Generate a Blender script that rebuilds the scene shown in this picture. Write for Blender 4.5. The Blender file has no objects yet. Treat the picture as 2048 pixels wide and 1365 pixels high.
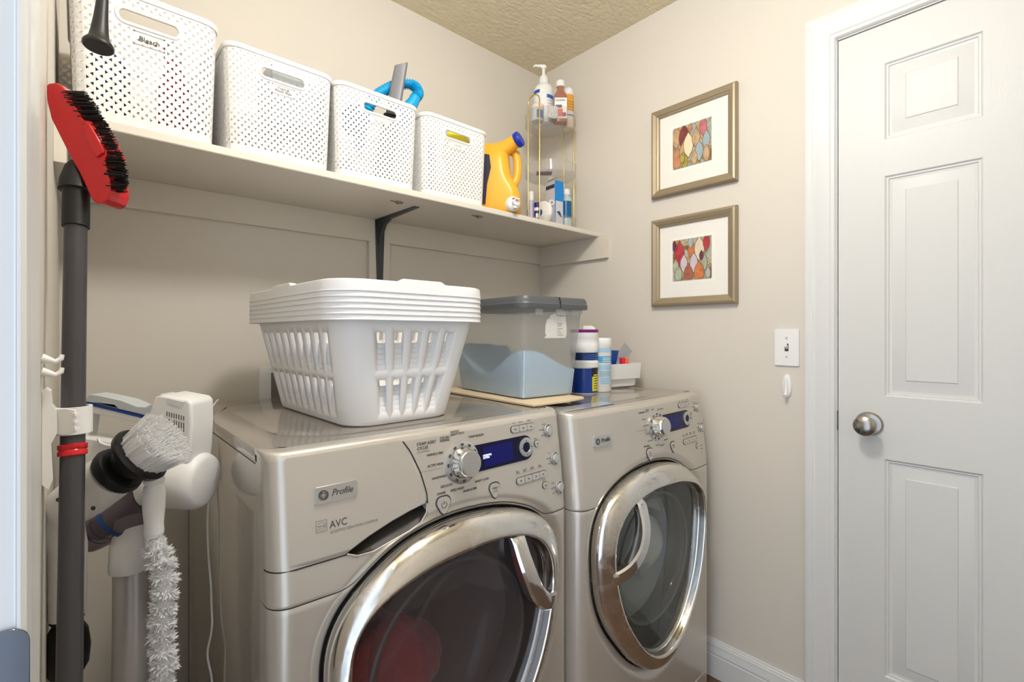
import bpy, bmesh, math, random
from mathutils import Vector, Matrix, geometry
R = random.Random(7)
PI = math.pi
SC = bpy.context.scene
COL = SC.collection

# ---------------------------------------------------------------- camera
FPX, CX, HY, CAMZ = 958.0, 1024.0, 667.0, 1.2
YAW = math.atan2(1056., 958.)
FW = (math.cos(YAW), math.sin(YAW)); RT = (math.sin(YAW), -math.cos(YAW))
cam = bpy.data.cameras.new('camera'); co = bpy.data.objects.new('camera', cam); COL.objects.link(co)
co.location = (0, 0, CAMZ); co.rotation_euler = (PI/2, 0, YAW - PI/2)
cam.sensor_width = 36; cam.lens = FPX/2048*36; cam.shift_y = -(682.5-HY)/2048; cam.clip_start = .02
SC.camera = co
def P(px, py, d):
    u = (px-CX)/FPX; v = (HY-py)/FPX
    return Vector((d*(FW[0]+u*RT[0]), d*(FW[1]+u*RT[1]), CAMZ+d*v))
VR = Vector((RT[0], RT[1], 0)); VF = Vector((FW[0], FW[1], 0)); UP = Vector((0, 0, 1))

# ---------------------------------------------------------------- light and exposure
w = bpy.data.worlds.new('world'); SC.world = w; w.use_nodes = True
bg = w.node_tree.nodes['Background']; bg.inputs[0].default_value = (.72, .84, 1, 1); bg.inputs[1].default_value = 1.25
def area(name, loc, rot, size, power, color, shape='DISK', sy=None):
    l = bpy.data.lights.new(name, 'AREA'); l.shape = shape; l.size = size
    if sy: l.size_y = sy
    l.energy = power; l.color = color
    o = bpy.data.objects.new(name, l); COL.objects.link(o); o.location = loc; o.rotation_euler = rot
    return o
LAMP = (.50, .42)
pl = bpy.data.lights.new('ceiling_lamp_light', 'POINT'); pl.energy = 18.5; pl.color = (1, .985, .965); pl.shadow_soft_size = .09
plo = bpy.data.objects.new('ceiling_lamp_light', pl); COL.objects.link(plo); plo.location = (LAMP[0], LAMP[1], 2.24)
SC.view_settings.view_transform = 'Standard'; SC.view_settings.look = 'None'
SC.view_settings.gamma = 1; SC.view_settings.use_curve_mapping = False
SC.view_settings.exposure = .66

# ---------------------------------------------------------------- materials
def lin(h):
    if isinstance(h, str):
        h = h.lstrip('#'); c = [int(h[i:i+2], 16)/255 for i in (0, 2, 4)]
    else: c = h
    return tuple(x/12.92 if x <= .04045 else ((x+.055)/1.055)**2.4 for x in c) + (1,)
MC = {}
def mat(name, col, rough=.5, metal=0, coat=0, bump=None, spec=None, trans=0, emit=0, var=0, vscale=8, ior=1.45, sheen=0, alpha=1, rvar=0):
    if name in MC: return MC[name]
    m = bpy.data.materials.new(name); m.use_nodes = True; nt = m.node_tree; b = nt.nodes['Principled BSDF']
    b.inputs['Base Color'].default_value = lin(col); b.inputs['Roughness'].default_value = rough
    b.inputs['Metallic'].default_value = metal; b.inputs['Coat Weight'].default_value = coat
    b.inputs['Transmission Weight'].default_value = trans; b.inputs['IOR'].default_value = ior
    b.inputs['Alpha'].default_value = alpha
    if sheen: b.inputs['Sheen Weight'].default_value = sheen
    if spec is not None: b.inputs['Specular IOR Level'].default_value = spec
    if emit:
        b.inputs['Emission Color'].default_value = lin(col); b.inputs['Emission Strength'].default_value = emit
    tc = nt.nodes.new('ShaderNodeTexCoord')
    if bump:   # (scale, distance, detail, stretch)
        sc, dist = bump[0], bump[1]
        n = nt.nodes.new('ShaderNodeTexNoise'); n.inputs['Scale'].default_value = sc; n.inputs['Detail'].default_value = bump[2] if len(bump) > 2 else 4
        mp = nt.nodes.new('ShaderNodeMapping')
        if len(bump) > 3: mp.inputs['Scale'].default_value = bump[3]
        nt.links.new(tc.outputs['Object'], mp.inputs[0]); nt.links.new(mp.outputs[0], n.inputs[0])
        bp = nt.nodes.new('ShaderNodeBump'); bp.inputs['Distance'].default_value = dist; bp.inputs['Strength'].default_value = 1
        nt.links.new(n.outputs[0], bp.inputs['Height']); nt.links.new(bp.outputs[0], b.inputs['Normal'])
    if var:
        n = nt.nodes.new('ShaderNodeTexNoise'); n.inputs['Scale'].default_value = vscale; n.inputs['Detail'].default_value = 3
        nt.links.new(tc.outputs['Object'], n.inputs[0])
        mx = nt.nodes.new('ShaderNodeMix'); mx.data_type = 'RGBA'
        c = lin(col); mx.inputs[6].default_value = tuple(x*(1-var) for x in c[:3])+(1,); mx.inputs[7].default_value = tuple(min(1, x*(1+var)) for x in c[:3])+(1,)
        nt.links.new(n.outputs[0], mx.inputs[0]); nt.links.new(mx.outputs[2], b.inputs['Base Color'])
    if rvar:
        n = nt.nodes.new('ShaderNodeTexNoise'); n.inputs['Scale'].default_value = 14; n.inputs['Detail'].default_value = 5; n.inputs['Distortion'].default_value = 1.5
        nt.links.new(tc.outputs['Object'], n.inputs[0])
        mr = nt.nodes.new('ShaderNodeMapRange'); mr.inputs[1].default_value = .42; mr.inputs[2].default_value = .62
        mr.inputs[3].default_value = rough; mr.inputs[4].default_value = rough+rvar
        nt.links.new(n.outputs[0], mr.inputs[0]); nt.links.new(mr.outputs[0], b.inputs['Roughness'])
    MC[name] = m; return m
def glassy(name, tint, rough=.03, f=.5, haze=0, hazecol='#ffffff'):
    """thin clear plastic or glass: transparent tint under a fresnel gloss, with optional milky diffuse"""
    m = bpy.data.materials.new(name); m.use_nodes = True; nt = m.node_tree; nt.nodes.clear()
    out = nt.nodes.new('ShaderNodeOutputMaterial'); t = nt.nodes.new('ShaderNodeBsdfTransparent'); t.inputs[0].default_value = lin(tint)
    g = nt.nodes.new('ShaderNodeBsdfGlossy'); g.inputs[1].default_value = rough
    fr = nt.nodes.new('ShaderNodeFresnel'); fr.inputs[0].default_value = 1.45
    geo = nt.nodes.new('ShaderNodeNewGeometry')
    mxi = nt.nodes.new('ShaderNodeMix'); mxi.inputs[2].default_value = 1.45; mxi.inputs[3].default_value = 1/1.45
    nt.links.new(geo.outputs['Backfacing'], mxi.inputs[0]); nt.links.new(mxi.outputs[0], fr.inputs[0])
    mm = nt.nodes.new('ShaderNodeMath'); mm.operation = 'MULTIPLY'; mm.inputs[1].default_value = f*2; mm.use_clamp = True
    nt.links.new(fr.outputs[0], mm.inputs[0])
    base = t
    if haze:
        d = nt.nodes.new('ShaderNodeBsdfDiffuse'); d.inputs[0].default_value = lin(hazecol)
        tl = nt.nodes.new('ShaderNodeBsdfTranslucent'); tl.inputs[0].default_value = lin(hazecol)
        md = nt.nodes.new('ShaderNodeMixShader'); md.inputs[0].default_value = .5
        nt.links.new(d.outputs[0], md.inputs[1]); nt.links.new(tl.outputs[0], md.inputs[2])
        mh = nt.nodes.new('ShaderNodeMixShader'); mh.inputs[0].default_value = haze
        nt.links.new(t.outputs[0], mh.inputs[1]); nt.links.new(md.outputs[0], mh.inputs[2]); base = mh
    ms = nt.nodes.new('ShaderNodeMixShader'); nt.links.new(mm.outputs[0], ms.inputs[0]); nt.links.new(base.outputs[0], ms.inputs[1]); nt.links.new(g.outputs[0], ms.inputs[2])
    nt.links.new(ms.outputs[0], out.inputs[0]); MC[name] = m; return m

M_wall = mat('beige_wall_paint', '#dcd6cc', .55, bump=(30, .0004, 3), spec=.35)
M_ceil = mat('tan_ceiling_paint', '#e6dabd', .7, bump=(42, .009, 6, (1, 1.7, 1)))
M_shelf = mat('shelf_paint', '#dcd5c9', .45)
M_shelfe = mat('shelf_edge_paint', '#ded9cd', .4)
M_trim = mat('white_trim_paint', '#dfe0e0', .28)
M_door = mat('white_door_paint', '#d8d9d8', .42, bump=(22, .0004, 6, (14, 14, .9)))
M_floor = mat('brown_wood_floor', '#6b523f', .4, var=.35, vscale=12)
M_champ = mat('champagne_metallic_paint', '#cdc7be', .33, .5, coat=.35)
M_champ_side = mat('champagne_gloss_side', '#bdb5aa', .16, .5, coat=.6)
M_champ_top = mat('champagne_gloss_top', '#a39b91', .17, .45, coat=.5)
M_chrome = mat('chrome', '#dcd9d4', .08, 1, rvar=.22)
M_chromec = mat('clear_chrome', '#e2e2e2', .1, 1)
M_silver = mat('silver_badge', '#c9cacb', .3, .9)
M_btn = mat('silver_button', '#cfccc6', .3, .6)
M_blackp = mat('black_plastic', '#141416', .3)
M_blackr = mat('black_rubber', '#17191c', .45)
M_darkg = mat('dark_gap', '#16130f', .6)
M_ink = mat('dark_grey_ink', '#4b4743', .5)
M_inkl = mat('light_grey_ink', '#8f8983', .5)
M_blkink = mat('black_ink', '#1c1c1e', .5)
M_screen = mat('blue_black_screen', '#07092e', .12, spec=.35)
M_screenb = mat('lit_blue_screen', '#0b0f62', .12, spec=.3)
M_screentx = mat('screen_white_text', '#e8ecff', .4, emit=.8)
M_wplas = mat('white_plastic', '#f0f0f0', .35)
M_wplas_soft = mat('white_basket_plastic', '#efeff0', .42)
M_bask = mat('white_matt_plastic', '#ecebe9', .4)
M_red = mat('red_plastic', '#c9121d', .22, coat=.3)
M_pole = mat('grey_painted_pole', '#3d3c41', .33, coat=.2)
M_brac = mat('dark_grey_bracket', '#45494e', .4, .3)
M_gold = mat('gold_wire', '#d8bd78', .25, .9)
M_champframe = mat('champagne_picture_frame', '#a3957c', .36, .4)
M_mat = mat('off_white_mount', '#f0eee8', .8)
M_nickel = mat('brushed_nickel', '#aaa59d', .25, 1)
M_bronze = mat('brown_bronze', '#6d5c4a', .4, .8)
M_lidgrey = mat('grey_lid_plastic', '#56595d', .38)
M_bristleb = mat('black_bristle', '#101012', .5)
def fibre(name, c):
    m = bpy.data.materials.new(name); m.use_nodes = True; nt = m.node_tree; nt.nodes.clear(); out = nt.nodes.new('ShaderNodeOutputMaterial')
    a = nt.nodes.new('ShaderNodeBsdfDiffuse'); b = nt.nodes.new('ShaderNodeBsdfTranslucent'); x = nt.nodes.new('ShaderNodeMixShader'); x.inputs[0].default_value = .25
    a.inputs[0].default_value = lin(c); b.inputs[0].default_value = lin(c); nt.links.new(a.outputs[0], x.inputs[1]); nt.links.new(b.outputs[0], x.inputs[2]); nt.links.new(x.outputs[0], out.inputs[0]); return m
M_bristlew = fibre('white_bristle', '#fdfdfd')
M_vacgrey = mat('pale_grey_grip', '#c4cccf', .5)
M_blue = mat('cobalt_blue', '#12339a', .3)
M_dblue = mat('deep_blue_cap', '#0a2fa8', .35)
M_yel = mat('amber_yellow_plastic', '#f3b233', .32)
M_alu = mat('satin_aluminium', '#cfcfd0', .33, .6)
M_board = mat('pale_wood_board', '#dcc8a8', .6, var=.08)
M_glassdark = glassy('smoked_door_glass', '#e6e2e2', .03, .6, .17, '#8d7f80')
M_glassdry = glassy('dryer_door_glass', '#f0f3f1', .04, .5, .17, '#b9c0bc')
M_clear = glassy('clear_plastic', '#fafafa', .06, .35, .10, '#f4f4f4')
M_bin = glassy('milky_clear_bin', '#f4f5f5', .12, .45, .30, '#e6e6e4')
M_cup = glassy('smoked_cup_plastic', '#c3bac2', .08, .5, .28, '#9a929c')

# ---------------------------------------------------------------- mesh builder
class MB:
    def __init__(s): s.v = []; s.f = []; s.m = []
    def add(s, vs, fs, mi=0):
        b = len(s.v); s.v += [Vector(x) for x in vs]; s.f += [tuple(b+i for i in f) for f in fs]; s.m += [mi]*len(fs); return s
    def box(s, a, b, mi=0):
        x0, y0, z0 = a; x1, y1, z1 = b
        return s.add([(x0,y0,z0),(x1,y0,z0),(x1,y1,z0),(x0,y1,z0),(x0,y0,z1),(x1,y0,z1),(x1,y1,z1),(x0,y1,z1)],
              [(0,3,2,1),(4,5,6,7),(0,1,5,4),(1,2,6,5),(2,3,7,6),(3,0,4,7)], mi)
    def obox(s, c, ax, ay, az, mi=0):
        c = Vector(c); vs = []
        for k in (-1, 1):
            for i, j in ((-1,-1),(1,-1),(1,1),(-1,1)): vs.append(c+ax*i+ay*j+az*k)
        return s.add(vs, [(0,3,2,1),(4,5,6,7),(0,1,5,4),(1,2,6,5),(2,3,7,6),(3,0,4,7)], mi)
    def loft(s, rings, cap0=True, cap1=True, closed=True, mi=0):
        n = len(rings[0]); b = len(s.v)
        for r in rings: s.v += [Vector(x) for x in r]
        fs = []
        for k in range(len(rings)-1):
            for i in range(n if closed else n-1):
                j = (i+1) % n; fs.append((b+k*n+i, b+k*n+j, b+(k+1)*n+j, b+(k+1)*n+i))
        if cap0: fs.append(tuple(b+i for i in reversed(range(n))))
        if cap1: fs.append(tuple(b+(len(rings)-1)*n+i for i in range(n)))
        s.f += fs; s.m += [mi]*len(fs); return s
    def lathe(s, prof, c=(0,0,0), axis=(0,0,1), n=32, mi=0, cap0=True, cap1=True):
        c = Vector(c); a = Vector(axis).normalized(); t = Vector((1,0,0)) if abs(a.x) < .9 else Vector((0,1,0))
        u = a.cross(t).normalized(); v = a.cross(u)
        return s.loft([[c+a*h+(u*math.cos(2*PI*i/n)+v*math.sin(2*PI*i/n))*r for i in range(n)] for r, h in prof], cap0, cap1, True, mi)
    def tube(s, pts, r, n=12, mi=0, cap=True):
        pts = [Vector(p) for p in pts]; rr = r if isinstance(r, (list, tuple)) else [r]*len(pts)
        rings = []; u = None
        for i, p in enumerate(pts):
            d = (pts[min(i+1, len(pts)-1)]-pts[max(i-1, 0)]).normalized()
            if u is None:
                u = d.cross(Vector((0,0,1)) if abs(d.z) < .9 else Vector((1,0,0))).normalized()
            else: u = (u-d*u.dot(d)).normalized()
            v = d.cross(u)
            rings.append([p+(u*math.cos(2*PI*k/n)+v*math.sin(2*PI*k/n))*rr[i] for k in range(n)])
        return s.loft(rings, cap, cap, True, mi)
    def prism(s, poly, o, ax, ay, az, mi=0, mi_side=None):
        """poly of 2d points in ax, ay; extruded by the vector az both ways around o (o to o+az)"""
        o = Vector(o); n = len(poly)
        tris = geometry.tessellate_polygon([[Vector((p[0], p[1], 0)) for p in poly]])
        A = [o+ax*p[0]+ay*p[1] for p in poly]; B = [a+az for a in A]; b = len(s.v)
        s.v += A+B; ms = mi if mi_side is None else mi_side
        for t in tris: s.f += [(b+t[0], b+t[1], b+t[2]), (b+n+t[2], b+n+t[1], b+n+t[0])]; s.m += [mi, mi]
        for i in range(n):
            j = (i+1) % n; s.f.append((b+i, b+j, b+n+j, b+n+i)); s.m.append(ms)
        return s
    def grid(s, fn, nu, nv, mi=0, keep=None):
        b = len(s.v)
        for j in range(nv+1):
            for i in range(nu+1): s.v.append(Vector(fn(i/nu, j/nv)))
        for j in range(nv):
            for i in range(nu):
                if keep and not keep((i+.5)/nu, (j+.5)/nv): continue
                a = b+j*(nu+1)+i; s.f.append((a, a+1, a+nu+2, a+nu+1)); s.m.append(mi)
        return s
    def warp(s, fn): s.v = [Vector(fn(v)) for v in s.v]; return s
    def build(s, name, mats, parent=None, smooth=35, bevel=0, seg=2, solid=0, world=True, sub=0, fix=True):
        me = bpy.data.meshes.new(name)
        off = Vector(parent.location) if (parent is not None and world and parent.type == 'EMPTY') else (Vector(parent.parent.location) if parent is not None and world and parent.parent else Vector((0,0,0)))
        me.from_pydata([tuple(v-off) for v in s.v], [], s.f)
        if not isinstance(mats, (list, tuple)): mats = [mats]
        for m in mats: me.materials.append(m)
        me.polygons.foreach_set('material_index', s.m)
        if fix:
            bm = bmesh.new(); bm.from_mesh(me); bmesh.ops.remove_doubles(bm, verts=bm.verts, dist=1e-5)
            bmesh.ops.recalc_face_normals(bm, faces=bm.faces); bm.to_mesh(me); bm.free()
        if smooth:
            me.shade_smooth()
            try: me.set_sharp_from_angle(angle=math.radians(smooth))
            except Exception: pass
        o = bpy.data.objects.new(name, me); COL.objects.link(o)
        if parent is not None: o.parent = parent
        if solid:
            md = o.modifiers.new('solid', 'SOLIDIFY'); md.thickness = solid; md.offset = 0
        if bevel:
            md = o.modifiers.new('bevel', 'BEVEL'); md.width = bevel; md.segments = seg; md.limit_method = 'ANGLE'; md.angle_limit = math.radians(40); md.harden_normals = False
        if sub:
            md = o.modifiers.new('sub', 'SUBSURF'); md.levels = sub; md.render_levels = sub
        return o
def tag(o, label, cat, group=None):
    o['label'] = label; o['category'] = cat
    if group: o['group'] = group
    return o
def thing(name, label, cat, loc=(0,0,0), rz=0, group=None):
    o = bpy.data.objects.new(name, None); COL.objects.link(o); o.location = loc; o.rotation_euler = (0, 0, rz)
    o.empty_display_size = .05
    return tag(o, label, cat, group)
def struct(o): o['kind'] = 'structure'; return o
def copy_tree(o, loc=None, group=None, label=None, parent=None):
    c = o.copy(); COL.objects.link(c)
    if parent is not None: c.parent = parent
    if loc is not None: c.location = loc
    if label: c['label'] = label
    if group: c['group'] = group
    for ch in o.children: copy_tree(ch, parent=c)
    return c
def rrect(w, h, r, n=6, cx=0, cy=0):
    pts = []
    for sx, sy, a0 in ((1,1,0), (-1,1,90), (-1,-1,180), (1,-1,270)):
        for k in range(n+1):
            a = math.radians(a0+90*k/n); pts.append((cx+sx*(w/2-r)+r*math.cos(a), cy+sy*(h/2-r)+r*math.sin(a)))
    return pts
def circ(r, n=24, cx=0, cy=0, ry=None): return [(cx+r*math.cos(2*PI*i/n), cy+(ry or r)*math.sin(2*PI*i/n)) for i in range(n)]
def text(s, size, o, ax, ay, m, parent, name='lettering', ext=.0002, shear=0, align='LEFT', warp=None, bold=0, sx=1, line=1.0, world=None):
    """o = origin, ax/ay = unit directions of writing and of up; becomes a mesh"""
    c = bpy.data.curves.new(name, 'FONT'); c.body = s; c.size = size; c.shear = shear; c.align_x = align; c.extrude = ext; c.offset = bold; c.space_line = line
    c.resolution_u = 3
    t = bpy.data.objects.new(name, c); COL.objects.link(t)
    dg = bpy.context.evaluated_depsgraph_get(); dg.update()
    me = bpy.data.meshes.new_from_object(t.evaluated_get(dg)); bpy.data.objects.remove(t); bpy.data.curves.remove(c)
    mb = MB(); az = Vector(ax).cross(Vector(ay)); o = Vector(o)
    mb.v = [o+Vector(ax)*v.co.x*sx+Vector(ay)*v.co.y+az*v.co.z for v in me.vertices]
    mb.f = [tuple(p.vertices) for p in me.polygons]; mb.m = [0]*len(mb.f)
    bpy.data.meshes.remove(me)
    if warp: mb.warp(warp)
    return mb.build(name, m, parent, smooth=0, fix=False, world=warp is None if world is None else world)
X, Y, Z = Vector((1,0,0)), Vector((0,1,0)), Vector((0,0,1))

# ---------------------------------------------------------------- room
XL, XR, YB, YF, ZC = -.033, 1.658, 1.627, -.85, 2.443
m = MB().box((-.30, YF-.1, -.06), (XR+.1, YB+.1, 0)); struct(m.build('floor', M_floor, smooth=0))
m = MB().box((-.30, YF-.1, ZC), (XR+.1, YB+.1, ZC+.06)); struct(m.build('ceiling', M_ceil, smooth=0))
m = MB().box((XL-.13, YB, 0), (XR+.1, YB+.1, ZC)); struct(m.build('wall_back', M_wall, smooth=0))
m = MB().box((XL-.13, YF-.1, 0), (XR+.1, YF, ZC)); struct(m.build('wall_front', M_wall, smooth=0))
DY0, DY1, DZ = -.325, .407, 2.065      # opening of the right door
m = MB().box((XR, DY1, 0), (XR+.1, YB, ZC)).box((XR, YF, 0), (XR+.1, DY0, ZC)).box((XR, DY0, DZ), (XR+.1, DY1, ZC)).box((XR+.06, DY0, 0), (XR+.1, DY1, DZ))
struct(m.build('wall_right', M_wall, smooth=0))
LY0, LY1 = -.34, .505                  # opening of the left doorway
m = MB().box((XL-.13, LY1+.012, 0), (XL, YB, ZC)).box((XL-.13, YF, 0), (XL, LY0-.012, ZC)).box((XL-.13, LY0-.012, 2.08), (XL, LY1+.012, ZC))
struct(m.build('wall_left', M_wall, smooth=0))
# left door lining with stop, casing and strike plate
m = MB().box((XL-.13, LY1, 0), (XL, LY1+.012, 2.08)).box((XL-.13, LY0-.012, 0), (XL, LY0, 2.08)).box((XL-.13, LY0, 2.068), (XL, LY1, 2.08))
m.box((XL-.085, LY1-.011, 0), (XL-.045, LY1, 2.068)); m.box((XL-.085, LY0, 0), (XL-.045, LY0+.011, 2.068))
jl = struct(m.build('trim_1', M_trim, smooth=0, bevel=.0015))
sp = MB().prism(rrect(.05, .060, .012, 6), (XL-.018, LY1-.0015, .955), X, Z, -Y*.002)
o = sp.build('strike_plate', mat('steel_blue_metal', '#7f8692', .12, 1), jl, world=False, bevel=.0005); o['label'] = 'metal strike plate'
def casing(name, zt, y0, y1, xs, sgn, th=.016, wd=.078):
    """U-shaped moulded architrave lying on a wall plane x=xs, projecting sgn*th; opening y0..y1, height zt"""
    prof = [(0, .004), (.004, .010), (.012, .0105), (.016, .013), (.022, .0135), (.050, .0145), (.056, .0165), (.060, .0155), (.066, .018), (.072, .018), (wd, .0165), (wd, 0)]
    prof = [(0, 0)]+prof
    path = [(y1, 0, 1, 0), (y1, zt, 1, 1), (y0, zt, -1, 1), (y0, 0, -1, 0)]
    mb = MB(); rings = []
    for yy, zz, dy, dz in path:
        rings.append([(xs+sgn*h*th/.018, yy+dy*a, zz+dz*a) for a, h in prof])
    mb.loft(rings, True, True, True); return struct(mb.build(name, M_trim, smooth=25))
casing('trim_2', 2.068, LY0, LY1-.002, XL, 1, .009)
casing('trim_3', 2.0665, DY0-.004, DY1-.004, XR, -1, .018)
# baseboards
def base_prof(): return [(0, 0), (.016, 0), (.016, .075), (.0135, .080), (.0135, .082), (.0165, .084), (.0165, .088), (.012, .100), (.0115, .112), (.0085, .114), (.0085, .118), (.005, .121), (.004, .126), (0, .127)]
def baseboard(name, a, b, nrm):
    a, b, nrm = Vector(a), Vector(b), Vector(nrm)
    return struct(MB().loft([[p+nrm*q+Z*h for q, h in base_prof()] for p in (a, b)]).build(name, M_trim, smooth=25))
baseboard('baseboard_right', (XR, .487, 0), (XR, YB, 0), (-1, 0, 0))
baseboard('baseboard_back', (XL, YB, 0), (XR, YB, 0), (0, -1, 0))
baseboard('baseboard_left', (XL, .585, 0), (XL, YB, 0), (1, 0, 0))
# white panelled door on the right
dr = MB(); xf = XR+.004
def dpanel(mb, ya, yb, za, zb):
    """sunk moulding and raised field inside one door panel"""
    steps = [(0, 0), (.004, .0045), (.008, .0045), (.010, .0075), (.016, .0085), (.045, .0025), (.047, .0005)]
    rings = []
    for ins, dep in steps: rings.append([(xf+dep, ya+ins, za+ins), (xf+dep, yb-ins, za+ins), (xf+dep, yb-ins, zb-ins), (xf+dep, ya+ins, zb-ins)])
    mb.loft(rings, False, True, True)
cols = [(.0945, .2905), (-.2095, -.0135)]; rowz = [(.245, .850), (1.025, 1.637), (1.738, 1.951)]
ys = sorted([DY0+.003, DY1-.0075]+[v for c in cols for v in c]); zs = sorted([.008, 2.0605]+[v for c in rowz for v in c])
for i in range(len(ys)-1):
    for j in range(len(zs)-1):
        if i in (1, 3) and j in (1, 3, 5): dpanel(dr, ys[i], ys[i+1], zs[j], zs[j+1])
        else: dr.add([(xf, ys[i], zs[j]), (xf, ys[i+1], zs[j]), (xf, ys[i+1], zs[j+1]), (xf, ys[i], zs[j+1])], [(0,1,2,3)])
dr.box((xf+.012, ys[0], zs[0]), (xf+.036, ys[-1], zs[-1]))
for (ya, yb) in ((ys[0], ys[0]+.0001), (ys[-1]-.0001, ys[-1])): dr.box((xf, ya, zs[0]), (xf+.013, yb, zs[-1]))
dr.box((xf, ys[0], zs[-1]-.0001), (xf+.013, ys[-1], zs[-1]))
D1 = struct(dr.build('door_1', M_door, smooth=20, fix=False))
k = MB().lathe([(.033, 0), (.033, .004), (.029, .009), (.016, .012), (.0125, .018), (.0125, .028), (.019, .036), (.0265, .046), (.0275, .054), (.026, .060), (.020, .0645), (.010, .067), (.001, .0675)], (xf, .325, .944), (-1, 0, 0), 40)
o = k.build('door_knob', M_nickel, D1, world=False); o['label'] = 'round satin nickel door knob'
jm = MB().box((XR, DY1-.006, 0), (XR+.06, DY1, DZ)).box((XR, DY0, 0), (XR+.06, DY0+.0015, DZ)).box((XR, DY0, DZ-.002), (XR+.06, DY1, DZ))
jm = struct(jm.build('trim_4', M_trim, smooth=0))
o = MB().box((XR-.0012, DY1-.0068, .915), (XR+.03, DY1-.0055, .972)).build('strike_plate', M_bronze, jm, world=False); o['label'] = 'brown metal strike plate'
# shelf cleats (painted timber rails)
SZ = 1.61
cl = MB().box((XL, YB-.018, 1.53), (XR, YB, SZ)); struct(cl.build('trim_5', M_shelf, smooth=0, bevel=.001))
cl = MB().box((XR-.018, 1.2196, 1.517), (XR, YB-.018, SZ)); cl.box((XR-.018, 1.2196, SZ), (XR, 1.262, SZ+.003)); struct(cl.build('trim_6', M_shelf, smooth=0, bevel=.001))
cl = MB().box((XL, 1.2196, 1.517), (XL+.018, YB-.018, SZ)); struct(cl.build('trim_7', M_shelf, smooth=0, bevel=.001))
cl = MB().box((.772, YB-.018, .80), (.853, YB, 1.53)); struct(cl.build('trim_8', M_shelf, smooth=0, bevel=.001))

# ceiling light fixture (gives the room its light)
t = thing('ceiling_light', 'round white flush ceiling light in the middle of the laundry room ceiling', 'ceiling light', (LAMP[0], LAMP[1], ZC))
MB().lathe([(.16, -.0), (.16, -.02), (.15, -.028)], (LAMP[0], LAMP[1], ZC), (0, 0, 1), 40).build('base', M_wplas, t)
M_glow = mat('lamp_glass', '#fff3e0', .4, emit=4)
MB().lathe([(.148, -.028), (.14, -.06), (.10, -.085), (.05, -.097), (.001, -.10)], (LAMP[0], LAMP[1], ZC), (0, 0, 1), 40, cap0=False, cap1=False).build('glass_dome', M_glow, t)

# ---------------------------------------------------------------- shelf and bracket
SX1 = XR-.0005
sh = MB().box((XL+.0005, 1.262, SZ), (SX1, YB-.001, SZ+.02), 0); sh.m = [0, 0, 1, 0, 0, 0]
sh = sh.build('wall_shelf', [M_shelf, M_shelfe], smooth=30, bevel=.003)
tag(sh, 'long painted shelf board running along the back wall above the machines', 'shelf')
ST = SZ+.02
br = thing('shelf_bracket', 'dark grey pressed metal bracket under the middle of the shelf', 'bracket', (.812, YB-.018, 1.36))
bx, by = .812, YB-.018
def ribbed(pa, pb, wa, wb, nrm, name):
    """tapering plate with rolled rib from pa to pb"""
    pa, pb, nrm = Vector(pa), Vector(pb), Vector(nrm); mb = MB(); rings = []
    for k in range(9):
        t_ = k/8; c = pa.lerp(pb, t_); wd = wa+(wb-wa)*t_; rr = .010*(1-t_*.75)
        pr = [(-1, 0), (-1, .0025), (-.45, .0025), (-.25, rr), (.25, rr), (.45, .0025), (1, .0025), (1, 0)]
        rings.append([c+X*wd*a+nrm*h for a, h in pr])
    mb.loft(rings); return mb.build(name, M_brac, br, smooth=30)
ribbed((bx, by, SZ-.001), (bx, by, 1.37), .019, .011, (0, -1, 0), 'wall_arm')
ribbed((bx, by, SZ-.0005), (bx, 1.352, SZ-.0005), .019, .009, (0, 0, -1), 'shelf_arm')
mb = MB(); mb.prism([(0, 0), (-.10, 0), (-.045, -.022), (-.022, -.05), (0, -.11)], (bx-.006, by, SZ-.002), Y, Z, X*.012); mb.build('gusset', M_brac, br, bevel=.003)
for (cx_, cy_, lab) in (((.735, 1.345, 'small metal clip screwed under the shelf left of the bracket')), ((1.035, 1.322, 'small metal clip screwed under the shelf right of the bracket'))):
    cp = MB(); cp.box((cx_-.022, cy_-.004, SZ-.0025), (cx_+.016, cy_+.004, SZ-.0002)); cp.box((cx_-.004, cy_-.010, SZ-.005), (cx_+.018, cy_+.002, SZ-.002)); cp.tube([(cx_+.004, cy_, SZ-.001), (cx_+.004, cy_, SZ-.008)], .003, 10)
    tag(cp.build('shelf_clip', M_nickel), lab, 'clip', 'clips under the shelf')

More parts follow.
